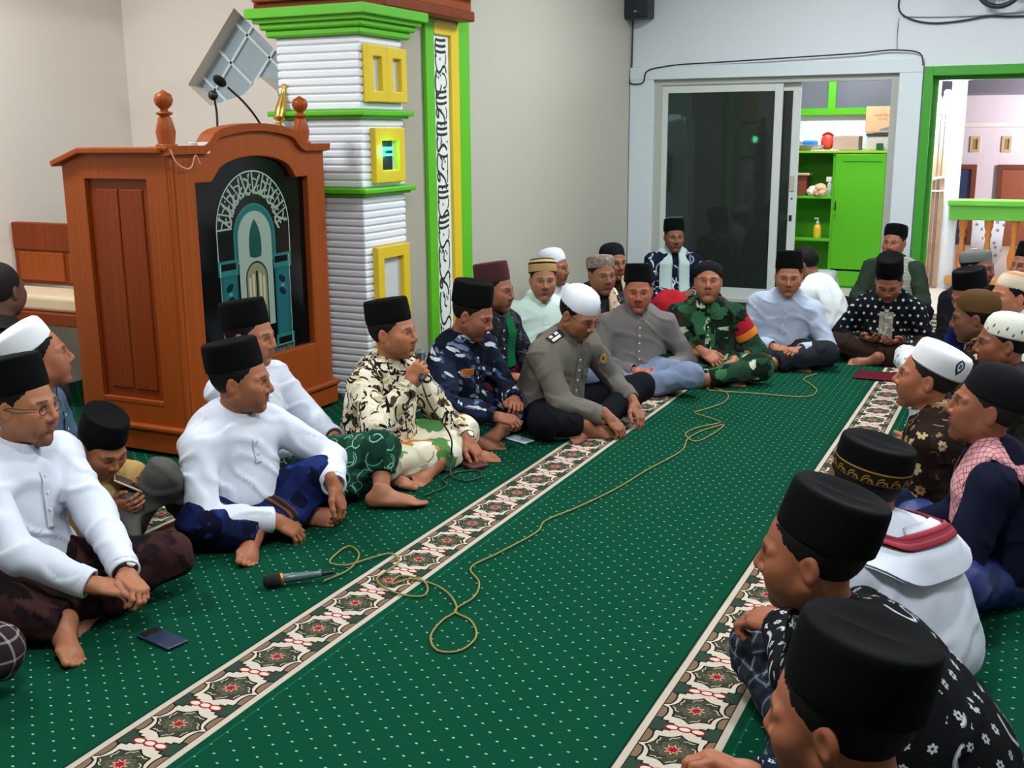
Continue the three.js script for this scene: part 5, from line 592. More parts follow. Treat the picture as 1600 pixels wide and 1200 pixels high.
// a shawl lying across the back of the neck, coming forward over both shoulders, with a coloured border band
function backShawl(c, m, band) {
  const { N, P, u, w, lat, front, onto } = c; const back = (x, t) => onto(P.clone().lerp(N, t).addScaledVector(lat, x).addScaledVector(w, -0.5), w).addScaledVector(w, -0.008); const top = (x, f) => onto(N.clone().addScaledVector(lat, x).addScaledVector(w, f).addScaledVector(u, 0.3), u.clone().negate()).addScaledVector(u, 0.008);
  const nb = w.clone().negate().addScaledVector(u, 0.35); const mk = (dt, up) => [[front(-0.12, 0.5), front(-0.125, 0.72), top(-0.13, 0.02), back(-0.12, 0.86 + dt), back(-0.05, 0.84 + dt), back(0.05, 0.84 + dt), back(0.12, 0.86 + dt), top(0.135, 0.02), front(0.13, 0.72), front(0.12, 0.5)].map((p, i) => p.addScaledVector(i < 2 || i > 7 ? w : nb, up)), [w.clone(), w.clone(), u.clone().addScaledVector(lat, -0.5), nb.clone(), nb.clone(), nb.clone(), nb.clone(), u.clone().addScaledVector(lat, 0.5), w.clone(), w.clone()]];
  const a = mk(-0.03, 0.012), s = mesh('shawl', ribbon(a[0], a[1], 0.17, 0.009, 7), m, c.g); const b = mk(0.05, 0.024); mesh('red_border', ribbon(b[0], b[1], 0.05, 0.006, 4), band, s);
  const t = mk(-0.03, 0.012)[0], e = t[7].clone().lerp(t[8], 0.3); const q = []; for (let i = 0; i < 7; i++) q.push(tube([e.clone().addScaledVector(w, -0.05 + i * 0.008).addScaledVector(lat, 0.03), e.clone().addScaledVector(w, -0.05 + i * 0.008).addScaledVector(lat, 0.045).addScaledVector(u, -0.05)], 0.005, 4, 6)); mesh('tassel', join(q), F.red, s); return s;
}
// ------------------------------------------------------------------ fabrics
const fabric = (size, seed, draw, extra = {}) => new THREE.MeshPhysicalMaterial({ map: canvas(512, 512, draw, { seed, size: [size, size] }), roughness: 0.95, specularIntensity: 0.2, ...extra });
const fillc = (g, w, h, c) => { g.fillStyle = c; g.fillRect(0, 0, w, h); };
const F = {
  white: cloth(0xd6dbe8), offWhite: cloth(0xd2d6d9), mint: cloth(0xd3e6df), pale: cloth(0xa9b4c9), slate: cloth(0x4e6378), police: cloth(0x6b665f), grey: cloth(0x716d6b), blackCloth: cloth(0x131317), navy: cloth(0x14172b), navyJacket: cloth(0x1a2150), charcoal: cloth(0x22252b), greyTrouser: cloth(0x55534f), tan: cloth(0xb2935a), darkBlue: cloth(0x16223a), paleBlue: cloth(0x74829c), olive: cloth(0x2c3a2e), brownDark: cloth(0x2a1d18), red: cloth(0xa3202a), greenScarf: cloth(0x0f5a38), lightScarf: cloth(0xb9cfcc), maroon: cloth(0x3a0f1a), dim: cloth(0x34302e),
  batikCream: fabric(0.34, 3, (g, w, h, r) => { fillc(g, w, h, '#d6cbb2'); blobs(g, w, h, r, 16, ['#c2b594', '#e2dac8', '#b3a27e'], 26, 52); blobs(g, w, h, r, 7, ['#4a3a2a'], 22, 38, 1.7); squiggles(g, w, h, r, 44, ['#1d1a17', '#2a221c', '#15130f'], 9, 20, 92); squiggles(g, w, h, r, 40, '#e9e2d2', 3, 7, 70); blobs(g, w, h, r, 18, ['#1a1714'], 7, 16); }),
  navyCamo: fabric(0.5, 9, (g, w, h, r) => { fillc(g, w, h, '#141a2b'); blobs(g, w, h, r, 20, ['#0b0f1a', '#1d2539'], 30, 66, 1.8, 0.5); blobs(g, w, h, r, 16, ['#4b5873', '#5d6a82'], 10, 20, 3.2, 0.45); blobs(g, w, h, r, 15, ['#c7ccd4', '#b4bac6'], 8, 15, 3.6, 0.5); }),
  greenCamo: fabric(0.55, 14, (g, w, h, r) => { fillc(g, w, h, '#24402f'); blobs(g, w, h, r, 18, ['#16261c', '#0f1a14'], 32, 70, 1.5); blobs(g, w, h, r, 14, ['#2f5a3c', '#3a6a45'], 24, 46, 1.5); blobs(g, w, h, r, 10, ['#3a2f22'], 20, 40, 1.4); blobs(g, w, h, r, 13, ['#aab89c', '#c3ccb4'], 9, 22, 2); }),
  darkBatik: fabric(0.36, 17, (g, w, h, r) => { fillc(g, w, h, '#23252a'); blobs(g, w, h, r, 22, ['#14161a', '#33363c'], 22, 50); squiggles(g, w, h, r, 34, ['#54585c', '#6d7072', '#3f4448'], 5, 11, 60); speckle(g, w, h, r, 60, ['#9a9c9a', '#7c7f80'], 3, 7); }),
  blackDots: fabric(0.3, 19, (g, w, h, r) => { fillc(g, w, h, '#0e1116'); for (let j = 0; j < 6; j++) for (let i = 0; i < 6; i++) flower(g, (i + 0.5 + (j % 2) * 0.5) % 6 * w / 6, (j + 0.5) * h / 6, 17, (i + j) % 3 ? '#c8c6b8' : '#7d8a80', '#e8e4d4', 6); speckle(g, w, h, r, 60, ['#1d2630', '#222c34'], 5, 14, 0.6); }),
  batikPale: fabric(0.26, 23, (g, w, h, r) => { fillc(g, w, h, '#8f8c80'); squiggles(g, w, h, r, 50, ['#d6d1c0', '#c6c0ac'], 6, 12, 50); squiggles(g, w, h, r, 26, ['#3a3a36'], 4, 8, 40); }),
  floralBW: fabric(0.34, 27, (g, w, h, r) => { fillc(g, w, h, '#101216'); for (let j = 0; j < 7; j++) for (let i = 0; i < 7; i++) { const x = (i + 0.5 + (j % 2) * 0.5) % 7 * w / 7, y = (j + 0.5) * h / 7; flower(g, x, y, 15, '#b9bcc0', '#15171a', 6); } for (let i = 0; i < 3; i++) { const x = (0.2 + i * 0.33) * w, y = r() * h; wrapDraw(g, w, h, x, y, 90, (q) => { q.rotate(i * 1.4); q.lineCap = 'round'; q.strokeStyle = '#101216'; q.lineWidth = 40; q.beginPath(); q.moveTo(-50, 40); q.bezierCurveTo(-60, -50, 30, -60, 20, 0); q.bezierCurveTo(14, 40, 60, 50, 70, 10); q.stroke(); q.strokeStyle = '#8f949c'; q.lineWidth = 15; q.stroke(); q.strokeStyle = '#cfd3d6'; q.lineWidth = 5; q.stroke(); }); } }),
  navyFloral: fabric(0.26, 31, (g, w, h, r) => { fillc(g, w, h, '#141c2c'); for (let j = 0; j < 6; j++) for (let i = 0; i < 6; i++) flower(g, (i + 0.5 + (j % 2) * 0.5) % 6 * w / 6, (j + 0.5) * h / 6, 14, '#a9b2bc', '#1c2638', 5); squiggles(g, w, h, r, 12, '#c4cad0', 4, 7, 60); }),
  brownFloral: fabric(0.34, 37, (g, w, h, r) => { fillc(g, w, h, '#241a16'); blobs(g, w, h, r, 16, ['#171210', '#33241c'], 30, 60); for (let i = 0; i < 12; i++) { const x = r() * w, y = r() * h, s = 24 + r() * 22; wrapDraw(g, w, h, x, y, 50, (q) => flower(q, 0, 0, s, ['#a3835c', '#8a6a48', '#c0a884'][i % 3], '#5a3c24', 7)); } squiggles(g, w, h, r, 18, ['#6d5238', '#8f7650'], 4, 8, 60); }),
  tropic: fabric(0.5, 41, (g, w, h, r) => { fillc(g, w, h, '#171d31'); squiggles(g, w, h, r, 22, ['#c9d2d4', '#aeb9c0', '#8a97a4'], 9, 20, 110); blobs(g, w, h, r, 12, ['#c9d2d4', '#76839a'], 8, 20, 2.2); }),
  greenSarong: fabric(0.4, 43, (g, w, h, r) => { fillc(g, w, h, '#16362a'); blobs(g, w, h, r, 16, ['#0f281f', '#1d4636'], 34, 70); squiggles(g, w, h, r, 30, ['#6fa890', '#4f8a72', '#8fbba4'], 4, 7, 120); for (let i = 0; i < 8; i++) { const x = r() * w, y = r() * h; wrapDraw(g, w, h, x, y, 40, (q) => { q.strokeStyle = '#6fa890'; q.lineWidth = 4; q.beginPath(); q.arc(0, 0, 24, 0, 7); q.stroke(); }); } }),
  blueSarong: fabric(0.6, 47, (g, w, h, r) => { fillc(g, w, h, '#17224e'); blobs(g, w, h, r, 26, ['#121a3c', '#1d2c60', '#0d1228'], 34, 80, 1.8, 1.2); speckle(g, w, h, r, 70, ['#3f5aa6', '#2c4590', '#5c76b8'], 4, 13, 0.5); }),
  blueSilk: std(0x162463, 0.5), tieDye: fabric(0.42, 53, (g, w, h, r) => { fillc(g, w, h, '#d0c8b0'); blobs(g, w, h, r, 7, ['#bb7a3c', '#c58a4c'], 60, 110); blobs(g, w, h, r, 6, ['#4c7a44', '#5a8a4e'], 50, 90); blobs(g, w, h, r, 5, ['#ddd8c8'], 40, 70); squiggles(g, w, h, r, 9, ['#8a5426'], 3, 6, 90); }),
  plaid: fabric(0.2, 59, (g, w, h, r) => { fillc(g, w, h, '#262b34'); for (let i = 0; i < 3; i++) { g.globalAlpha = 0.55; g.fillStyle = '#8a97a8'; g.fillRect(i * w / 3 + 60, 0, 18, h); g.fillRect(0, i * h / 3 + 60, w, 18); g.fillStyle = '#11141a'; g.fillRect(i * w / 3, 0, 44, h); g.fillRect(0, i * h / 3, w, 44); } g.globalAlpha = 1; }),
  plaidBrown: fabric(0.16, 61, (g, w, h) => { fillc(g, w, h, '#2c2226'); for (let i = 0; i < 3; i++) { g.globalAlpha = 0.6; g.fillStyle = '#b9b0aa'; g.fillRect(i * w / 3 + 60, 0, 22, h); g.fillRect(0, i * h / 3 + 60, w, 22); } g.globalAlpha = 1; }),
  brownSarong: fabric(0.5, 67, (g, w, h, r) => { fillc(g, w, h, '#1d1416'); blobs(g, w, h, r, 20, ['#2e1c1c', '#140e10', '#3a2422'], 34, 80, 2, 1.3); for (let i = 0; i < 5; i++) { g.globalAlpha = 0.25; g.fillStyle = '#4a2a28'; g.fillRect(i * 104, 0, 22, h); } g.globalAlpha = 1; }),
  keffiyeh: fabric(0.06, 71, (g, w, h, r) => { fillc(g, w, h, '#d7a2a6'); g.strokeStyle = '#9a4a56'; g.lineWidth = 26; for (let i = -1; i < 3; i++) for (let j = -1; j < 3; j++) { g.beginPath(); g.moveTo(i * 256, j * 256 + 128); g.lineTo(i * 256 + 128, j * 256); g.lineTo(i * 256 + 256, j * 256 + 128); g.lineTo(i * 256 + 128, j * 256 + 256); g.closePath(); g.stroke(); } }),
  shawlGrey: fabric(0.24, 73, (g, w, h, r) => { fillc(g, w, h, '#8e9486'); squiggles(g, w, h, r, 30, ['#5d6458', '#b9bdae', '#4a5048'], 5, 10, 60); for (let i = 0; i < 4; i++) { g.fillStyle = '#c8c6b6'; g.fillRect(0, i * 128, w, 10); } }),
  scarfBrown: fabric(0.2, 79, (g, w, h, r) => { fillc(g, w, h, '#b9a083'); squiggles(g, w, h, r, 22, ['#3a2620', '#54382c'], 12, 20, 70); for (let i = 0; i < 2; i++) { g.fillStyle = '#d6c4a6'; g.fillRect(i * 256, 0, 60, h); } }),
  whiteSarong: fabric(0.3, 83, (g, w, h, r) => { fillc(g, w, h, '#d5d8dc'); for (let i = 0; i < 8; i++) flower(g, r() * w, r() * h, 26, '#8a929c', '#6c747e', 6); squiggles(g, w, h, r, 14, '#9aa2aa', 4, 8, 60); }),
  redBand: fabric(0.12, 89, (g, w, h, r) => { fillc(g, w, h, '#8e3440'); for (let i = 0; i < 8; i++) { g.fillStyle = i % 2 ? '#a94e58' : '#6d2430'; g.fillRect(i * 64, 0, 26, h); } }),
};
const capCanvas = (seed, draw) => new THREE.MeshPhysicalMaterial({ map: canvas(1024, 256, draw, { seed }), roughness: 0.9, specularIntensity: 0.25 });
const CM = {
  white: cloth(0xeef1f6), whiteSoft: cloth(0xdfe3ee), maroon: new THREE.MeshPhysicalMaterial({ color: 0x3a0d14, roughness: 0.9, sheen: 0.3, sheenColor: new THREE.Color(0.4, 0.1, 0.12) }), greyCap: cloth(0x6c7172), brownCap: cloth(0x5a4026), dark: cloth(0x17181c),
  gold: capCanvas(3, (g, w, h, r) => { fillc(g, w, h, '#060506'); g.fillStyle = '#1e1409'; g.fillRect(0, 168, w, 64); g.strokeStyle = '#8f6c2e'; g.lineWidth = 4; for (let i = 0; i < 16; i++) { const x = i * 64 + 32; g.beginPath(); g.ellipse(x, 198, 22, 14, 0, 0, 5); g.stroke(); g.beginPath(); g.arc(x + 14, 202, 9, 1, 6); g.stroke(); g.beginPath(); g.moveTo(x - 30, 212); g.quadraticCurveTo(x, 172, x + 32, 210); g.stroke(); } g.fillStyle = '#a07c3c'; g.fillRect(0, 170, w, 4); g.fillRect(0, 224, w, 4); }),
  stripe: capCanvas(5, (g, w, h) => { fillc(g, w, h, '#2a2019'); g.fillStyle = '#b08c5c'; g.fillRect(0, 150, w, 50); g.fillStyle = '#d0b48a'; g.fillRect(0, 112, w, 22); g.fillStyle = '#7d5c38'; g.fillRect(0, 60, w, 34); }),
  peach: capCanvas(7, (g, w, h, r) => { fillc(g, w, h, '#cdbba6'); g.fillStyle = '#b0694a'; g.fillRect(0, 196, w, 30); g.fillStyle = '#c98a68'; g.fillRect(0, 60, w, 40); g.fillStyle = '#dccbb4'; g.fillRect(0, 120, w, 50); }),
  dotted: capCanvas(9, (g, w, h, r) => { fillc(g, w, h, '#d9d8cc'); for (let i = 0; i < 22; i++) { g.fillStyle = '#4a5258'; g.beginPath(); g.ellipse(i * 46.5 + 20, 150 + (i % 2) * 26, 6, 11, 0.4, 0, 7); g.fill(); } speckle(g, w, h, r, 700, ['#c6c5b8', '#e6e5da'], 2, 4, 0.6); }),
  emblem: capCanvas(11, (g, w, h) => { fillc(g, w, h, '#e4e6ea'); g.fillStyle = '#8a8f98'; g.fillRect(0, 206, w, 12); g.strokeStyle = '#2b3550'; g.fillStyle = '#2b3550'; for (const x of [360, 664]) { g.save(); g.translate(x, 140); g.lineWidth = 12; g.beginPath(); for (let k = 0; k <= 8; k++) { const t = k / 8 * 6.2832; g.lineTo(Math.cos(t) * 26 * (k % 2 ? 0.85 : 1), Math.sin(t) * 34 * (k % 2 ? 0.85 : 1)); } g.stroke(); g.fillStyle = '#55607c'; g.fillRect(-10, -12, 20, 24); g.restore(); } for (let i = 0; i < 20; i++) { g.fillStyle = '#7d828c'; g.fillRect(i * 51, 26, 24, 10); } }),
  woven: capCanvas(13, (g, w, h, r) => { fillc(g, w, h, '#7d6c62'); speckle(g, w, h, r, 900, ['#a39488', '#5c4c44', '#b9aca0'], 3, 6); g.fillStyle = '#544640'; g.fillRect(0, 200, w, 26); }),
};
// ------------------------------------------------------------------ who sits where (metres, seat on the floor; left/right hand, knee, foot in the sitter's own frame)
const SEAT = {
  P1: {x: -3.004, z: -2.472, yaw: 93.8, s: 1.0, head: [-0.0, 0.7, 0.06], hy: 7, hp: 4, hr: 0, kL: [0.172, 0.16, 0.446], hR: [-0.163, 0.17, 0.486], hL: [-0.097, 0.17, 0.521], fR: [-0.295, 0.035, 0.475]},
  P2: {x: -3.53, z: -3.013, yaw: 128.1, s: 1.0, head: [0.0, 0.71, 0.04], hy: 10, hp: -8, hr: 0},
  P3: {x: -3.053, z: -2.845, yaw: 70.3, s: 0.78, head: [0.0, 0.46, 0.08], hy: 10, hp: 32, hr: 0, kL: [0.182, 0.33, 0.15], fL: [0.248, 0.05, 0.059], kR: [0.053, 0.22, 0.076], hL: [0.137, 0.27, 0.057], hR: [0.041, 0.26, 0.108]},
  P4: {x: -4.19, z: -3.423, yaw: 189.7, s: 1.0, head: [-0.0, 0.88, 0.05], hy: 0, hp: 0, hr: 0},
  P5: {x: -2.814, z: -3.343, yaw: 76.9, s: 1.03, head: [0.0, 0.625, 0.07], hy: 34, hp: 4, hr: 0, kR: [-0.293, 0.14, 0.147], kL: [0.229, 0.2, 0.235], hR: [-0.002, 0.1, 0.311], hL: [0.146, 0.19, 0.411], fR: [-0.211, 0.035, 0.357], fL: [0.191, 0.05, 0.286]},
  P6: {x: -3.038, z: -3.819, yaw: 88.4, s: 1.0, head: [0.0, 0.69, -0.05], hy: 10, hp: 5, hr: 0, kL: [0.05, 0.24, 0.581], fL: [0.015, 0.05, 0.742], kR: [0.019, 0.15, 0.483], fR: [0.213, 0.05, 0.584], hL: [0.114, 0.22, 0.318], hR: [0.05, 0.2, 0.259]},
  P7: {x: -2.735, z: -4.319, yaw: 83.4, s: 1.0, head: [0.0, 0.66, 0.08], hy: 10, hp: 0, hr: 0, hR: [-0.114, 0.5, 0.307], hL: [0.185, 0.11, 0.385], fR: [0.261, 0.04, 0.407]},
  P8: {x: -2.718, z: -5.033, yaw: 79.3, s: 1.0, head: [0.0, 0.64, 0.12], hy: 13, hp: 22, hr: 0, hR: [-0.198, 0.17, 0.474], hL: [-0.005, 0.2, 0.386], fR: [-0.228, 0.04, 0.4]},
  P9: {x: -2.909, z: -5.764, yaw: 76.2, s: 1.0, head: [0.0, 0.66, 0.08], hy: 10, hp: 5, hr: 0},
  P10: {x: -2.858, z: -6.452, yaw: 38.8, s: 1.0, head: [-0.0, 0.64, 0.05], hy: -7, hp: 3, hr: 0},
  P11: {x: -3.197, z: -7.367, yaw: 73.3, s: 1.0, head: [0.0, 0.6, 0.05], hy: 10, hp: 3, hr: 0},
  P12: {x: -2.296, z: -5.32, yaw: 70.0, s: 1.0, head: [-0.0, 0.635, 0.2], hy: 2, hp: 28, hr: 0, hR: [0.025, 0.11, 0.452], hL: [0.255, 0.11, 0.401], fR: [-0.02, 0.045, 0.422], kL: [0.504, 0.16, 0.208]},
  P13: {x: -2.634, z: -6.912, yaw: 40.9, s: 1.0, head: [-0.0, 0.63, 0.05], hy: 5, hp: 5, hr: 0},
  P14: {x: -2.844, z: -7.684, yaw: 50.3, s: 1.0, head: [0.0, 0.62, 0.05], hy: 0, hp: 3, hr: 0},
  P15: {x: -2.204, z: -6.426, yaw: 31.0, s: 1.0, head: [0.0, 0.61, 0.06], hy: -12, hp: 6, hr: 0, hR: [-0.014, 0.14, 0.275], hL: [0.098, 0.14, 0.216], fR: [0.14, 0.04, 0.167], kL: [0.244, 0.14, 0.417]},
  P16: {x: -2.899, z: -9.408, yaw: 32.2, s: 1.0, head: [-0.0, 0.66, 0.05], hy: -3, hp: 6, hr: 0},
  P17: {x: -1.862, z: -6.794, yaw: 23.6, s: 1.0, head: [0.0, 0.64, 0.05], hy: -8, hp: -4, hr: 0, hR: [0.008, 0.23, 0.256], hL: [0.108, 0.13, 0.243]},
  P18: {x: -1.534, z: -7.453, yaw: 11.6, s: 1.0, head: [0.05, 0.61, 0.07], hy: 0, hp: 8, hr: 0, hR: [0.014, 0.15, 0.261], hL: [0.104, 0.15, 0.31]},
  P19: {x: -1.351, z: -8.354, yaw: -99.0, s: 1.0, head: [-0.0, 0.58, 0.22], hy: 10, hp: 25, hr: 0},
  P20: {x: -0.888, z: -7.911, yaw: 4.0, s: 1.0, head: [-0.0, 0.55, 0.1], hy: -2, hp: 33, hr: 0, hR: [-0.092, 0.18, 0.237], hL: [0.062, 0.18, 0.283]},
  P21: {x: -1.047, z: -9.557, yaw: -8.3, s: 1.0, head: [-0.0, 0.66, 0.05], hy: -5, hp: 3, hr: 0},
  P22: {x: -0.376, z: -8.155, yaw: 43.0, s: 1.0, head: [0.0, 0.64, 0.05], hy: 20, hp: 5, hr: 0},
  P23: {x: -0.191, z: -7.518, yaw: -56.6, s: 1.0, head: [-0.0, 0.545, 0.2], hy: 10, hp: 25, hr: 0},
  P24: {x: -0.164, z: -6.169, yaw: -91.8, s: 1.0, head: [0.0, 0.6, 0.1], hy: 5, hp: 10, hr: 0, kR: [-0.759, 0.2, 0.502]},
  P25: {x: -0.069, z: -6.917, yaw: -58.4, s: 1.0, head: [0.0, 0.62, 0.05], hy: 0, hp: 0, hr: 0},
  P26: {x: -0.017, z: -8.755, yaw: -49.0, s: 1.0, head: [-0.0, 0.6, 0.05], hy: 10, hp: 0, hr: 0},
  P27: {x: -0.048, z: -5.221, yaw: -93.0, s: 1.0, head: [0.0, 0.64, 0.05], hy: 15, hp: 3, hr: 0},
  P28: {x: -0.284, z: -4.496, yaw: -89.7, s: 1.0, head: [-0.0, 0.61, 0.06], hy: 3, hp: -5, hr: 0, hL: [-0.093, 0.3, 0.12], hR: [-0.127, 0.3, 0.163]},
  P29: {x: -0.056, z: -3.862, yaw: -87.3, s: 1.0, head: [0.0, 0.66, 0.05], hy: 5, hp: -8, hr: 0, kL: [0.354, 0.16, 0.08]},
  P31: {x: -0.229, z: -3.085, yaw: -113.8, s: 1.0, head: [0.0, 0.56, 0.18], hy: 10, hp: 14, hr: 0},
  P32: {x: -0.027, z: -2.271, yaw: -95.3, s: 1.0, head: [0.0, 0.66, 0.36], hy: 8, hp: 5, hr: 0, hR: [-0.382, 0.33, 0.577], hL: [-0.357, 0.33, 0.526], kR: [-0.482, 0.16, 0.611]},
  P33: {x: -0.077, z: -1.439, yaw: -122.6, s: 1.0, head: [0.0, 0.72, 0.15], hy: 24, hp: 10, hr: 0, hL: [-0.032, 0.42, 0.447], hR: [-0.088, 0.44, 0.469]},
  P35: {x: -3.04, z: -1.787, yaw: 102.3, s: 1.0, head: [0.0, 0.74, 0.05], hy: 0, hp: 0, hr: 0, kL: [0.044, 0.14, 0.523]}
};
const koko = (mat, o = {}) => ({ mat, collar: 'stand', placket: 0.42, cuffs: true, ...o });
const badgeTex = (bg, fg, draw) => new THREE.MeshStandardMaterial({ roughness: 0.8, map: canvas(256, 160, (g, w, h) => { fillc(g, w, h, bg); g.strokeStyle = g.fillStyle = fg; draw(g, w, h); }) });
const orangeBadge = badgeTex('#c9752a', '#5a2f0e', (g) => { g.lineWidth = 12; for (let i = 0; i < 4; i++) { g.beginPath(); g.moveTo(40 + i * 48, 130); g.lineTo(48 + i * 48, 40); g.lineTo(70 + i * 48, 30); g.lineTo(72 + i * 48, 130); g.stroke(); } });
const people = {};
const add = (id, look) => { people[id] = person(SEAT[id], look); return people[id]; };
const hand = (dir, back, pose) => ({ dir, back, pose });
add('P1', { near: 1, label: 'man with glasses and black cap in white shirt, hands clasped, at the left edge', skin: 0x8f6348, head: 'long', cap: {}, glasses: 1, beard: 0.55, must: 0.4, shirt: koko(F.white, { pocket: [0.045] }), lower: { mat: F.brownSarong }, watch: 'L', watchMat: M.black, handL: hand([-0.35, -0.35, 0.85], [0.3, 0.9, 0.3], 'clasp'), handR: hand([0.6, -0.3, 0.75], [0.1, 0.9, 0.4], 'relaxed'), footR: [-0.5, -0.05, 0.85] });
add('P2', { near: 1, label: 'man in white cap and slate blue shirt, seen in profile against the pulpit', skin: 0x8a5c44, head: 'plain', cap: { shape: 'kopiah', mat: CM.white, tilt: -24, h: 1.05 }, shirt: koko(F.slate), lower: { mat: F.brownDark } });
add('P3', { near: 1, label: 'boy in tan shirt and tall black cap looking down at a phone', skin: 0x8a5d44, head: 'boy', hs: 1.18, cap: { h: 0.95, tilt: -6 }, eyes: 0.15, stubble: 0, shirt: { mat: F.tan, collar: 'point', placket: 0.5, sleeve: 0 }, lower: { type: 'trousers', mat: F.greyTrouser }, handL: hand([-0.4, 0.2, 0.9], [0.6, -0.3, 0.4], 'relaxed'), handR: hand([0.4, 0.2, 0.9], [-0.6, -0.3, 0.4], 'relaxed'), extra: (c) => { c.patch('shoulder_badge', -0.02, 0.03, -0.03, 0.03, badgeTex('#39331f', '#c9a53f', (g, w, h) => { g.beginPath(); g.arc(128, 80, 40, 0, 7); g.fill(); }), c.shirt, 4, 4, 0.004, { o: c.S.L.clone().lerp(c.arm.L.E, 0.35).addScaledVector(c.lat, 0.25), a: c.w, b: c.u, d: c.lat.clone().negate() }); } });
add('P4', { label: 'dark figure with dark hair at far left edge behind the white capped man', skin: 0x5a463c, head: 'plain', shirt: { mat: F.dim, collar: 'point' }, lower: { mat: F.blackCloth }, grey: 1 });
add('P5', { near: 1, label: 'stout man in white shirt and blue sarong, black cap, looking to the right', skin: 0x84573d, head: 'round', cap: { h: 0.95 }, must: 0.2, shirt: koko(F.white, { belly: 1.12, fit: 1.08, placket: 0.6 }), lower: { mat: F.blueSarong, len: 0.95 }, sw: 0.18, twist: 0.1, handR: hand([0.55, -0.5, 0.5], [0.2, 0.7, 0.6], 'relaxed'), handL: hand([0.1, -0.9, 0.35], [0.5, 0.3, 0.7], 'hang'), footR: [-0.6, 0, 0.8], footL: [0.5, 0, 0.85], poleL: [0.9, -0.3, -0.2], poleR: [-0.9, -0.45, -0.1], extra: (c) => { c.patch('sarong_stripe', -0.03, 0.035, 0, 0.2, fabric(0.1, 97, (g, w, h, r) => { fillc(g, w, h, '#3c2620'); for (let i = 0; i < 4; i++) { g.fillStyle = i % 2 ? '#6e4c3c' : '#241815'; g.fillRect(i * 128 + 30, 0, 60, h); } }), c.g, 6, 14, 0.004, { o: V(0.02, 0.5, 0.1), a: V(0.8, 0, -0.3), b: V(0.1, 0, 1), d: V(0, -1, 0), f: c.lf }); } });
add('P6', { near: 1, label: 'man in white shirt and patterned green sarong behind the stout man, bare foot stretched out', skin: 0x8a6048, head: 'plain', cap: {}, shirt: koko(F.white), lower: { mat: F.greenSarong, len: 0.6 }, footL: [0.45, 0, 0.9], footUpL: [0.3, 0.9, 0.1], footR: [0.2, 0, 0.95] });
add('P7', { near: 1, label: 'man in cream and black batik shirt speaking into a hand microphone', skin: 0x8c5e44, head: 'round', cap: { h: 0.95, tilt: -9 }, must: 0.15, shirt: { mat: F.batikCream, collar: 'point', placket: 0.2, cuffs: true, belly: 1.05, fit: 1.04 }, lower: { mat: F.tieDye }, watch: 'L', handR: hand([0.25, 0.75, 0.35], [-0.75, 0.1, 0.3], 'grip'), handL: hand([0.1, -0.75, 0.65], [0.1, 0.6, 0.8], 'relaxed'), poleR: [-0.7, -0.7, 0.1], footR: [0.55, 0, 0.8] });
add('P8', { near: 1, label: 'man in navy and white camouflage uniform with black cap, head bowed, hands clasped', skin: 0x7d5440, head: 'old', cap: { h: 1.05 }, eyes: 0.15, must: 0.3, stubble: 0.3, shirt: { mat: F.navyCamo, collar: 'point', placket: 0.3, cuffs: true, pocket: [0.04] }, lower: { type: 'trousers', mat: F.navyCamo }, footR: [0.6, 0, 0.8], extra: (c) => c.patch('name_badge', -0.115, -0.035, 0.62, 0.71, orangeBadge) });
add('P9', { label: 'man in maroon cap with a dark green scarf over dark batik', skin: 0x7a523e, head: 'plain', cap: { mat: CM.maroon, h: 1.0 }, must: 0.4, stubble: 0.3, shirt: { mat: F.darkBatik, collar: 'point', placket: 0.3 }, lower: { mat: F.maroon }, extra: (c) => shoulderShawl(c, F.greenScarf, 'L', { width: 0.15, x: 0.115 }) });
add('P10', { label: 'man in pale mint shirt and brown striped cap facing the camera', skin: 0x85604a, head: 'long', cap: { shape: 'kopiah', mat: CM.stripe, h: 0.95 }, shirt: koko(F.mint), lower: { mat: F.charcoal } });
add('P11', { label: 'man in white cap and white shirt half hidden behind the striped cap', skin: 0x7f5742, head: 'plain', cap: { shape: 'dome', mat: CM.whiteSoft }, shirt: koko(F.offWhite), lower: { mat: F.brownDark } });
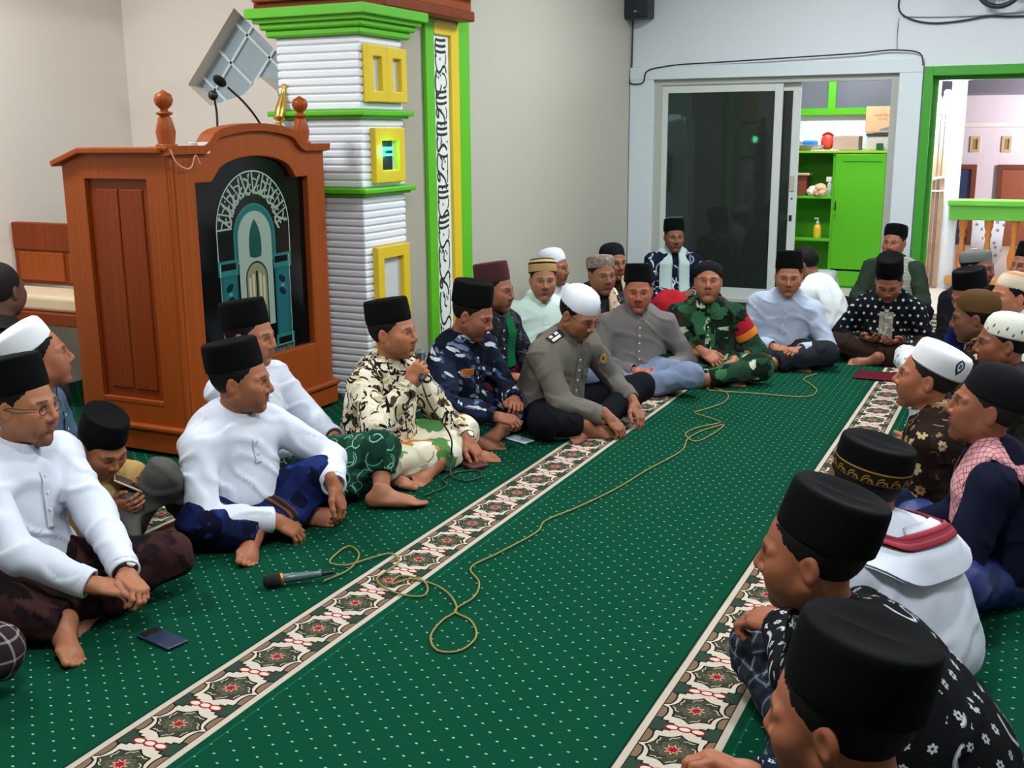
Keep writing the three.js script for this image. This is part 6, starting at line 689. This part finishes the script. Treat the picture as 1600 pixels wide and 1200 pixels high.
add('P12', { near: 1, label: 'police officer in grey uniform and white knitted cap bending forward, eyes lowered', skin: 0x7e5640, head: 'round', cap: { shape: 'dome', mat: CM.whiteSoft, tilt: -4 }, glasses: 1, eyes: 0.15, beard: 0.2, shirt: { mat: F.police, collar: 'point', placket: 0.3, cuffs: false, fit: 1.06, belly: 1.05, sleeve: 0.86 }, lower: { type: 'trousers', mat: F.blackCloth }, sw: 0.18, handR: hand([0.3, -0.7, 0.6], [0.1, 0.6, 0.75], 'relaxed'), handL: hand([-0.1, -0.75, 0.6], [0.2, 0.6, 0.7], 'relaxed'), footR: [0.7, 0, 0.65], extra: (c) => {
  c.patch('sleeve_badge', -0.03, 0.03, -0.03, 0.035, badgeTex('#6b665f', '#c98a2e', (g, w, h) => { g.beginPath(); g.ellipse(128, 80, 84, 60, 0, 0, 7); g.fill(); g.fillStyle = '#5a3a18'; g.beginPath(); g.ellipse(128, 80, 50, 32, 0, 0, 7); g.fill(); }), c.shirt, 4, 4, 0.004, { o: c.S.L.clone().lerp(c.arm.L.E, 0.22).addScaledVector(c.w, 0.3), a: c.lat, b: c.u, d: c.w.clone().negate() });
  for (const x of [0.04, -0.135]) c.patch('pocket_flap', x, x + 0.095, 0.56, 0.68, F.police, c.shirt, 6, 6, 0.006); const e = c.S.R.clone().lerp(c.N, 0.35); c.patch('shoulder_rank', -0.025, 0.025, -0.045, 0.045, badgeTex('#16161a', '#d8d6cc', (g) => { g.fillRect(20, 30, 90, 34); g.fillRect(20, 90, 90, 34); g.fillRect(150, 30, 80, 94); }), c.shirt, 4, 4, 0.006, { o: e.clone().addScaledVector(c.u, 0.25), a: c.w, b: c.lat, d: c.u.clone().negate() }); } });
add('P13', { label: 'man in woven grey brown cap with a brown and cream scarf by the wall corner', skin: 0x75503d, head: 'old', cap: { shape: 'kopiah', mat: CM.woven, h: 0.9 }, stubble: 0.25, shirt: { mat: F.darkBatik, collar: 'point' }, lower: { mat: F.brownDark }, extra: (c) => neckScarf(c, F.scarfBrown, { width: 0.1 }) });
add('P14', { label: 'man with dark cap in dark brown jacket, half hidden behind woven cap', skin: 0x75503d, head: 'plain', cap: { shape: 'dome', mat: CM.dark }, shirt: { mat: F.brownDark, collar: 'point' }, lower: { mat: F.brownDark }, extra: (c) => neckScarf(c, F.scarfBrown, { width: 0.08 }) });
add('P15', { near: 1, label: 'man in plain grey collared shirt and black cap facing the camera, feet bare', skin: 0x8a5440, head: 'old', cap: {}, must: 0.2, shirt: { mat: F.grey, collar: 'point', placket: 0.25, cuffs: true, sleeve: 0.92 }, lower: { mat: F.paleBlue }, footR: [0.95, 0, 0.25] });
add('P16', { label: 'old man with a pale scarf over navy leaf print, seated at the sliding door', skin: 0x6e4a38, head: 'old', cap: { h: 0.95 }, grey: 1, shirt: { mat: F.tropic, collar: 'point' }, lower: { mat: F.navy }, extra: (c) => neckScarf(c, F.lightScarf, { width: 0.11, ends: [0.25, 0.2] }) });
add('P17', { near: 1, label: 'soldier in green camouflage uniform with a red armband', skin: 0x8a5c44, head: 'long', cap: { shape: 'dome', mat: CM.dark, h: 0.85 }, eyes: 0.5, shirt: { mat: F.greenCamo, collar: 'point', placket: 0.25, sleeve: 0.35, pocket: [0.04] }, lower: { type: 'trousers', mat: F.greenCamo, len: 0.95 }, handR: hand([0.7, -0.45, 0.5], [-0.1, 0.8, 0.5], 'relaxed'), handL: hand([-0.3, -0.6, 0.7], [0.6, 0.5, 0.5], 'clasp'), extra: (c) => { const a = c.S.L.clone().lerp(c.arm.L.E, 0.4), d = c.arm.L.E.clone().sub(c.S.L).normalize(); const q = lathe([[0.066, -0.075], [0.073, -0.07], [0.075, 0.05], [0.07, 0.06]], 30); q.applyMatrix4(new THREE.Matrix4().multiplyMatrices(new THREE.Matrix4().makeTranslation(a.x, a.y, a.z), new THREE.Matrix4().makeRotationFromQuaternion(new THREE.Quaternion().setFromUnitVectors(V(0, 1, 0), d)))); const band = mesh('armband', boxUV(q), F.red, c.g); const q2 = lathe([[0.0745, -0.055], [0.0765, -0.05], [0.0765, -0.012], [0.0745, -0.008]], 30); q2.applyMatrix4(new THREE.Matrix4().multiplyMatrices(new THREE.Matrix4().makeTranslation(a.x, a.y, a.z), new THREE.Matrix4().makeRotationFromQuaternion(new THREE.Quaternion().setFromUnitVectors(V(0, -1, 0), d)))); mesh('orange_stripe', boxUV(q2), cloth(0xcf7a24), band); } });
add('P18', { near: 1, label: 'man in pale blue grey shirt and black cap facing the camera, hands folded', skin: 0x8c6049, head: 'plain', cap: { h: 1.05 }, shirt: koko(F.pale), lower: { mat: F.charcoal } });
add('P19', { label: 'man in white shirt bending low behind the pale blue shirt', skin: 0x6e4a38, head: 'plain', shirt: koko(F.offWhite), lower: { type: 'trousers', mat: F.charcoal } });
add('P20', { near: 1, label: 'young man in black batik with white dots looking down at his hands', skin: 0x7c543e, head: 'plain', cap: { h: 1.1 }, eyes: 0.15, shirt: { mat: F.blackDots, collar: 'point', collarMat: F.batikPale, placket: 0.15, placketMat: F.batikPale, cuffs: true }, lower: { mat: F.brownDark }, handR: hand([0.6, 0, 0.7], [-0.2, -0.8, 0.4], 'relaxed'), handL: hand([-0.6, 0, 0.7], [0.2, -0.8, 0.4], 'relaxed'), extra: (c) => { c.patch('front_panel', -0.045, 0.045, 0.12, 0.8, F.batikPale, c.shirt, 5, 20, 0.003); } });
add('P21', { label: 'man in black cap with a grey patterned shawl over olive clothes by the green doorway', skin: 0x7c5440, head: 'plain', cap: { shape: 'kopiah', mat: velvet, h: 1.05 }, shirt: { mat: F.olive, collar: 'point' }, lower: { mat: F.blackCloth }, extra: (c) => shoulderShawl(c, F.shawlGrey, 'L', { width: 0.2 }) });
add('P22', { label: 'bearded man in grey cap and black clothes under the balusters, facing right', skin: 0x6d4a3a, head: 'plain', cap: { shape: 'kopiah', mat: CM.greyCap, h: 0.8 }, beard: 0.9, must: 0.5, stubble: 0.5, shirt: { mat: F.blackCloth, collar: 'point' }, lower: { mat: F.blackCloth } });
add('P23', { label: 'man in navy jacket and black cap leaning down, far right group', skin: 0x7c5440, head: 'plain', cap: {}, eyes: 0.2, shirt: { mat: F.navyJacket, collar: 'point' }, lower: { mat: F.navy } });
add('P24', { label: 'man in brown cap and brown clothes with a white flowered sarong on his knee', skin: 0x5d4030, head: 'plain', cap: { shape: 'dome', mat: CM.brownCap }, shirt: { mat: F.brownFloral, collar: 'point' }, lower: { mat: F.whiteSarong } });
add('P25', { label: 'man with peach striped cap near the right edge, facing left', skin: 0x96654c, head: 'round', cap: { shape: 'dome', mat: CM.peach, tilt: -14 }, shirt: { mat: F.offWhite, collar: 'point' }, lower: { mat: F.charcoal } });
add('P26', { label: 'man in black cap cut off at the right edge below the balusters', skin: 0x7c5440, head: 'plain', cap: {}, shirt: { mat: F.charcoal, collar: 'point' }, lower: { mat: F.charcoal } });
add('P27', { near: 1, label: 'man in white crocheted cap with dark dots at the right edge', skin: 0x6e4733, head: 'long', cap: { shape: 'dome', mat: CM.dotted, h: 0.95 }, stubble: 0.25, shirt: { mat: F.dim, collar: 'point' }, lower: { mat: F.charcoal } });
add('P28', { near: 1, label: 'man in white cap with dark emblem and brown flowered batik, facing left', skin: 0x8c5c42, head: 'old', cap: { shape: 'kopiah', mat: CM.emblem, tilt: -20 }, must: 0.55, grey: 1, shirt: { mat: F.brownFloral, collar: 'point', collarMat: F.lightScarf, placket: 0.3 }, lower: { mat: F.darkBlue }, handL: hand([-0.2, 0.3, 0.9], [0.6, 0.5, 0.3], 'relaxed') });
add('P29', { near: 1, label: 'man in tight black cap and navy shirt with a pink checked scarf', skin: 0x7e523b, head: 'old', cap: { shape: 'dome', mat: CM.dark, tilt: -12, h: 1.05 }, beard: 0.3, grey: 1, shirt: { mat: F.navy, collar: 'stand' }, lower: { mat: F.blueSilk }, extra: (c) => { neckScarf(c, F.keffiyeh, { width: 0.1, x: 0.1, ends: [0.45, 0.25] }); shoulderShawl(c, F.keffiyeh, 'L', { width: 0.14, x: 0.1, front: 0.6, back: 0.55, name: 'scarf_fold' }); } });
add('P31', { near: 1, label: 'man in black cap with gold trim wearing white robe and red bordered shawl', skin: 0x6c4733, head: 'plain', cap: { mat: CM.gold, h: 0.88, tilt: -25 }, shirt: { mat: F.white, collar: 'stand', fit: 1.06 }, lower: { mat: F.white }, extra: (c) => { backShawl(c, F.white, F.redBand); } });
add('P32', { near: 1, label: 'man in black cap and black batik with white flowers, profile to the left', skin: 0x7c4f38, head: 'plain', cap: { h: 0.98, tilt: -22 }, stubble: 0.2, shirt: { mat: F.floralBW, collar: 'point', cuffs: true, fit: 1.1 }, sw: 0.18, lower: { mat: F.plaid }, handR: hand([0.2, -0.15, 0.9], [-0.2, 0.9, 0.2], 'clasp'), handL: hand([-0.4, -0.1, 0.9], [0.2, 0.9, 0.2], 'relaxed') });
add('P33', { near: 1, label: 'nearest man in black cap and navy flowered shirt at the bottom right corner', skin: 0x85543c, head: 'plain', hs: 1.0, cap: { h: 1.0, tilt: -20 }, shirt: { mat: F.navyFloral, collar: 'stand', fit: 1.08, sleeve: 1.0 }, sw: 0.18, lower: { mat: F.navyFloral } });

add('P35', { label: 'man beyond the left edge whose plaid sarong knee reaches into the picture', skin: 0x7c4f38, head: 'plain', cap: {}, shirt: { mat: F.offWhite, collar: 'stand' }, lower: { mat: F.plaidBrown } });
// ------------------------------------------------------------------ small things on the carpet and in hands
{
  const m = thing('microphone', 'black foam microphone with gold ring and grey body lying on carpet', 'microphone', [-2.30, 0.04, -2.875]); m.rotation.y = Math.atan2(0.155, -0.15); m.scale.setScalar(0.88);
  const lay = (q) => { q.rotateX(Math.PI / 2); return q; };
  mesh('foam_head', lay(lathe([[0, -0.035], [0.018, -0.033], [0.027, -0.02], [0.028, 0.01], [0.024, 0.03], [0, 0.03]], 24)), std(0x111214, 0.95), m); mesh('gold_ring', lay(lathe([[0, 0.03], [0.025, 0.03], [0.025, 0.045], [0, 0.045]], 24)), M.brass, m); mesh('handle', lay(lathe([[0, 0.045], [0.02, 0.045], [0.018, 0.1], [0.014, 0.17], [0.013, 0.195], [0, 0.195]], 24)), std(0x5d6f72, 0.4, { metalness: 0.4 }), m); mesh('plug', lay(lathe([[0, 0.195], [0.011, 0.195], [0.009, 0.24], [0.004, 0.25], [0, 0.25]], 16)), M.black, m);
  const pts = [[-2.157, -2.979], [-2.14, -3.115], [-2.194, -3.261], [-2.264, -3.301], [-2.263, -3.194], [-2.238, -3.137], [-2.167, -3.135], [-2.126, -3.242], [-2.084, -3.31], [-2.009, -3.241], [-2.008, -3.142], [-2.002, -3.081], [-1.932, -3.02], [-1.844, -3.001], [-1.779, -3.019], [-1.79, -3.073], [-1.863, -3.144], [-1.94, -3.14], [-1.923, -3.055], [-1.894, -3.13], [-1.784, -3.118], [-1.682, -3.045], [-1.62, -2.961], [-1.626, -2.878], [-1.592, -2.741], [-1.53, -2.684], [-1.477, -2.708], [-1.465, -2.799], [-1.542, -2.916], [-1.623, -2.959], [-1.613, -3.077], [-1.659, -3.205], [-1.745, -3.307], [-1.712, -3.478], [-1.678, -3.755], [-1.699, -3.866], [-1.64, -4.063], [-1.581, -4.368], [-1.544, -4.695], [-1.487, -5.067], [-1.525, -5.305], [-1.494, -5.496], [-1.426, -5.626], [-1.436, -5.411], [-1.478, -5.26], [-1.557, -5.358], [-1.539, -5.533], [-1.459, -5.685], [-1.524, -5.731], [-1.644, -5.832], [-1.615, -5.925], [-1.555, -6.117], [-1.599, -6.36], [-1.733, -6.488], [-1.727, -6.396], [-1.442, -6.429], [-1.147, -6.469], [-1.119, -6.625], [-1.194, -6.82], [-1.258, -6.952], [-1.209, -7.118]]; solo('microphone_cable', tube(pts.map(([x, z], i) => [x, 0.0175 + (i % 3 === 0 ? 0.004 : 0), z]), 0.0036, 420, 6), std(0x8a7b3a, 0.55), 'long yellowish microphone cable looped and snaking along the empty carpet', 'cable');
  const c = people.P7, a = c.arm.R; const hm = thing('hand_microphone', 'grey ball headed microphone held to the mouth of the batik speaker', 'microphone'); const mouth = c.H.clone().add(V(0, -0.075, 0.125).multiplyScalar(c.hs).applyQuaternion(c.qH)); const palm = a.W.clone().addScaledVector(a.dir, 0.075).addScaledVector(a.back, -0.032); const d = mouth.clone().sub(palm).normalize(), base = palm.clone().addScaledVector(d, -0.09); const wp = c.toWorld(base), wd = d.clone().applyAxisAngle(V(0, 1, 0), R(c.sp.yaw)); hm.position.copy(wp); hm.quaternion.setFromUnitVectors(V(0, 1, 0), wd); const len = Math.min(0.24, mouth.distanceTo(base) - 0.01);
  mesh('handle', lathe([[0, 0], [0.011, 0], [0.013, 0.02], [0.018, len - 0.05], [0.02, len - 0.04], [0, len - 0.04]], 20), M.black, hm); mesh('grille_ball', new THREE.SphereGeometry(0.026, 20, 14).translate(0, len - 0.02, 0), std(0x5c6068, 0.5, { metalness: 0.5 }), hm);
  { const q = wp.clone().addScaledVector(wd, 0.004); solo('speaker_mic_cable', tube([q, q.clone().addScaledVector(wd, -0.04).add(V(0.005, -0.01, 0)), [q.x + 0.03, q.y - 0.12, q.z - 0.02], [q.x + 0.1, q.y - 0.25, q.z - 0.06], [-2.36, 0.1, -4.30], [-2.33, 0.025, -4.24], [-2.24, 0.02, -4.20], [-2.2, 0.02, -4.28], [-2.26, 0.02, -4.36], [-2.33, 0.02, -4.30], [-2.34, 0.02, -4.18], [-2.28, 0.02, -4.10], [-2.3, 0.02, -3.95]], 0.004, 140), std(0x16301f, 0.5), 'dark green cable hanging from the hand microphone and coiled by the bare feet', 'cable'); }
  const phone = (nm, lb, pos, turn, cols, scr) => { const t = thing(nm, lb, 'phone', pos); t.rotation.set(...turn); mesh('case', bx(-0.037, 0.037, -0.004, 0.004, -0.078, 0.078, 0.004), std(cols, 0.35), t); return t; };
  const p1 = phone('phone', 'dark blue phone lying face down on carpet by the clasped hands', [-2.36, 0.0185, -2.40], [0, R(78), 0], 0x27344a); mesh('camera_bump', bx(-0.03, 0.028, 0.004, 0.007, -0.07, -0.035, 0.002), M.black, p1); p1.scale.setScalar(1.05);
  const p2 = phone('phone', 'white edged phone lying on the carpet beside a bare foot', [-2.31, 0.0185, -4.93], [0, R(68), 0], 0xdfe6ea); mesh('phone_screen', bx(-0.033, 0.033, 0.004, 0.0046, -0.072, 0.072), new THREE.MeshStandardMaterial({ color: 0x9fb6c4, roughness: 0.2 }), p2);
  solo('leather_wallet', (() => { const q = bx(-0.05, 0.05, 0, 0.02, -0.08, 0.08, 0.007); q.rotateY(R(60)); q.translate(-2.33, 0.014, -4.44); return q; })(), std(0x4a201a, 0.5), 'brown leather wallet on carpet in front of the speaker', 'wallet');
  const b = people.P3, mid = b.toWorld(b.arm.L.W.clone().add(b.arm.R.W).multiplyScalar(0.5).add(V(0.0, 0.055, 0.05))); const p3 = phone('phone', 'pale phone held in both hands of the boy', mid.toArray(), [0.55, R(b.sp.yaw) + 1.2, 0.1, 'YXZ'], 0xcdb9a4); mesh('phone_screen', bx(-0.033, 0.033, 0.004, 0.0046, -0.072, 0.072), std(0x2b2d33, 0.2), p3);
  const e = people.P20, mm = e.toWorld(e.arm.L.W.clone().add(e.arm.R.W).multiplyScalar(0.5).add(V(0, 0.04, 0.06))); const p4 = phone('phone', 'dark phone held in the lap of the dotted batik man', mm.toArray(), [0.35, R(e.sp.yaw) + 1.57, 0, 'YXZ'], 0x2e2320); mesh('phone_screen', bx(-0.033, 0.033, 0.004, 0.0046, -0.072, 0.072), M.black, p4);
  solo('pink_mat', bx(-1.75, -0.95, 0.0145, 0.021, -9.3, -7.95, 0.003), cloth(0xb98f8c), 'pink woven mat on the floor in front of the sliding door', 'mat');
  solo('maroon_mat', bx(-0.98, -0.6, 0.0145, 0.022, -7.35, -7.1, 0.003), cloth(0x571722), 'dark red mat end at the far end of the right carpet border', 'mat');
  const rc = new THREE.SphereGeometry(0.14, 24, 16); { const p = rc.attributes.position; for (let i = 0; i < p.count; i++) { const k = 1 + 0.12 * noise(p.getX(i) * 14, p.getY(i) * 14, p.getZ(i) * 14); p.setXYZ(i, p.getX(i) * k * 1.3, p.getY(i) * k * 1.5, p.getZ(i) * k * 0.9); } rc.computeVertexNormals(); } rc.translate(-2.35, 0.235, -7.6); solo('red_bundle', rc, F.red, 'bright red cloth bundle between the grey shirted man and the soldier', 'bundle');
  const pb = thing('plastic_bag', 'translucent white plastic bag standing in front of the green cabinet door', 'bag', [-1.64, 0.014, -9.8]); const bg = new THREE.CylinderGeometry(0.1, 0.13, 0.34, 24, 10, true); { const p = bg.attributes.position; for (let i = 0; i < p.count; i++) { const k = 1 + 0.22 * noise(p.getX(i) * 12, p.getY(i) * 9, p.getZ(i) * 12); p.setXYZ(i, p.getX(i) * k, p.getY(i) + 0.18, p.getZ(i) * k); } bg.computeVertexNormals(); } mesh('bag', bg, new THREE.MeshPhysicalMaterial({ color: 0xe6ecec, roughness: 0.5, transmission: 0.35, thickness: 0, side: THREE.DoubleSide }), pb);
}
renderer.render(scene, camera);
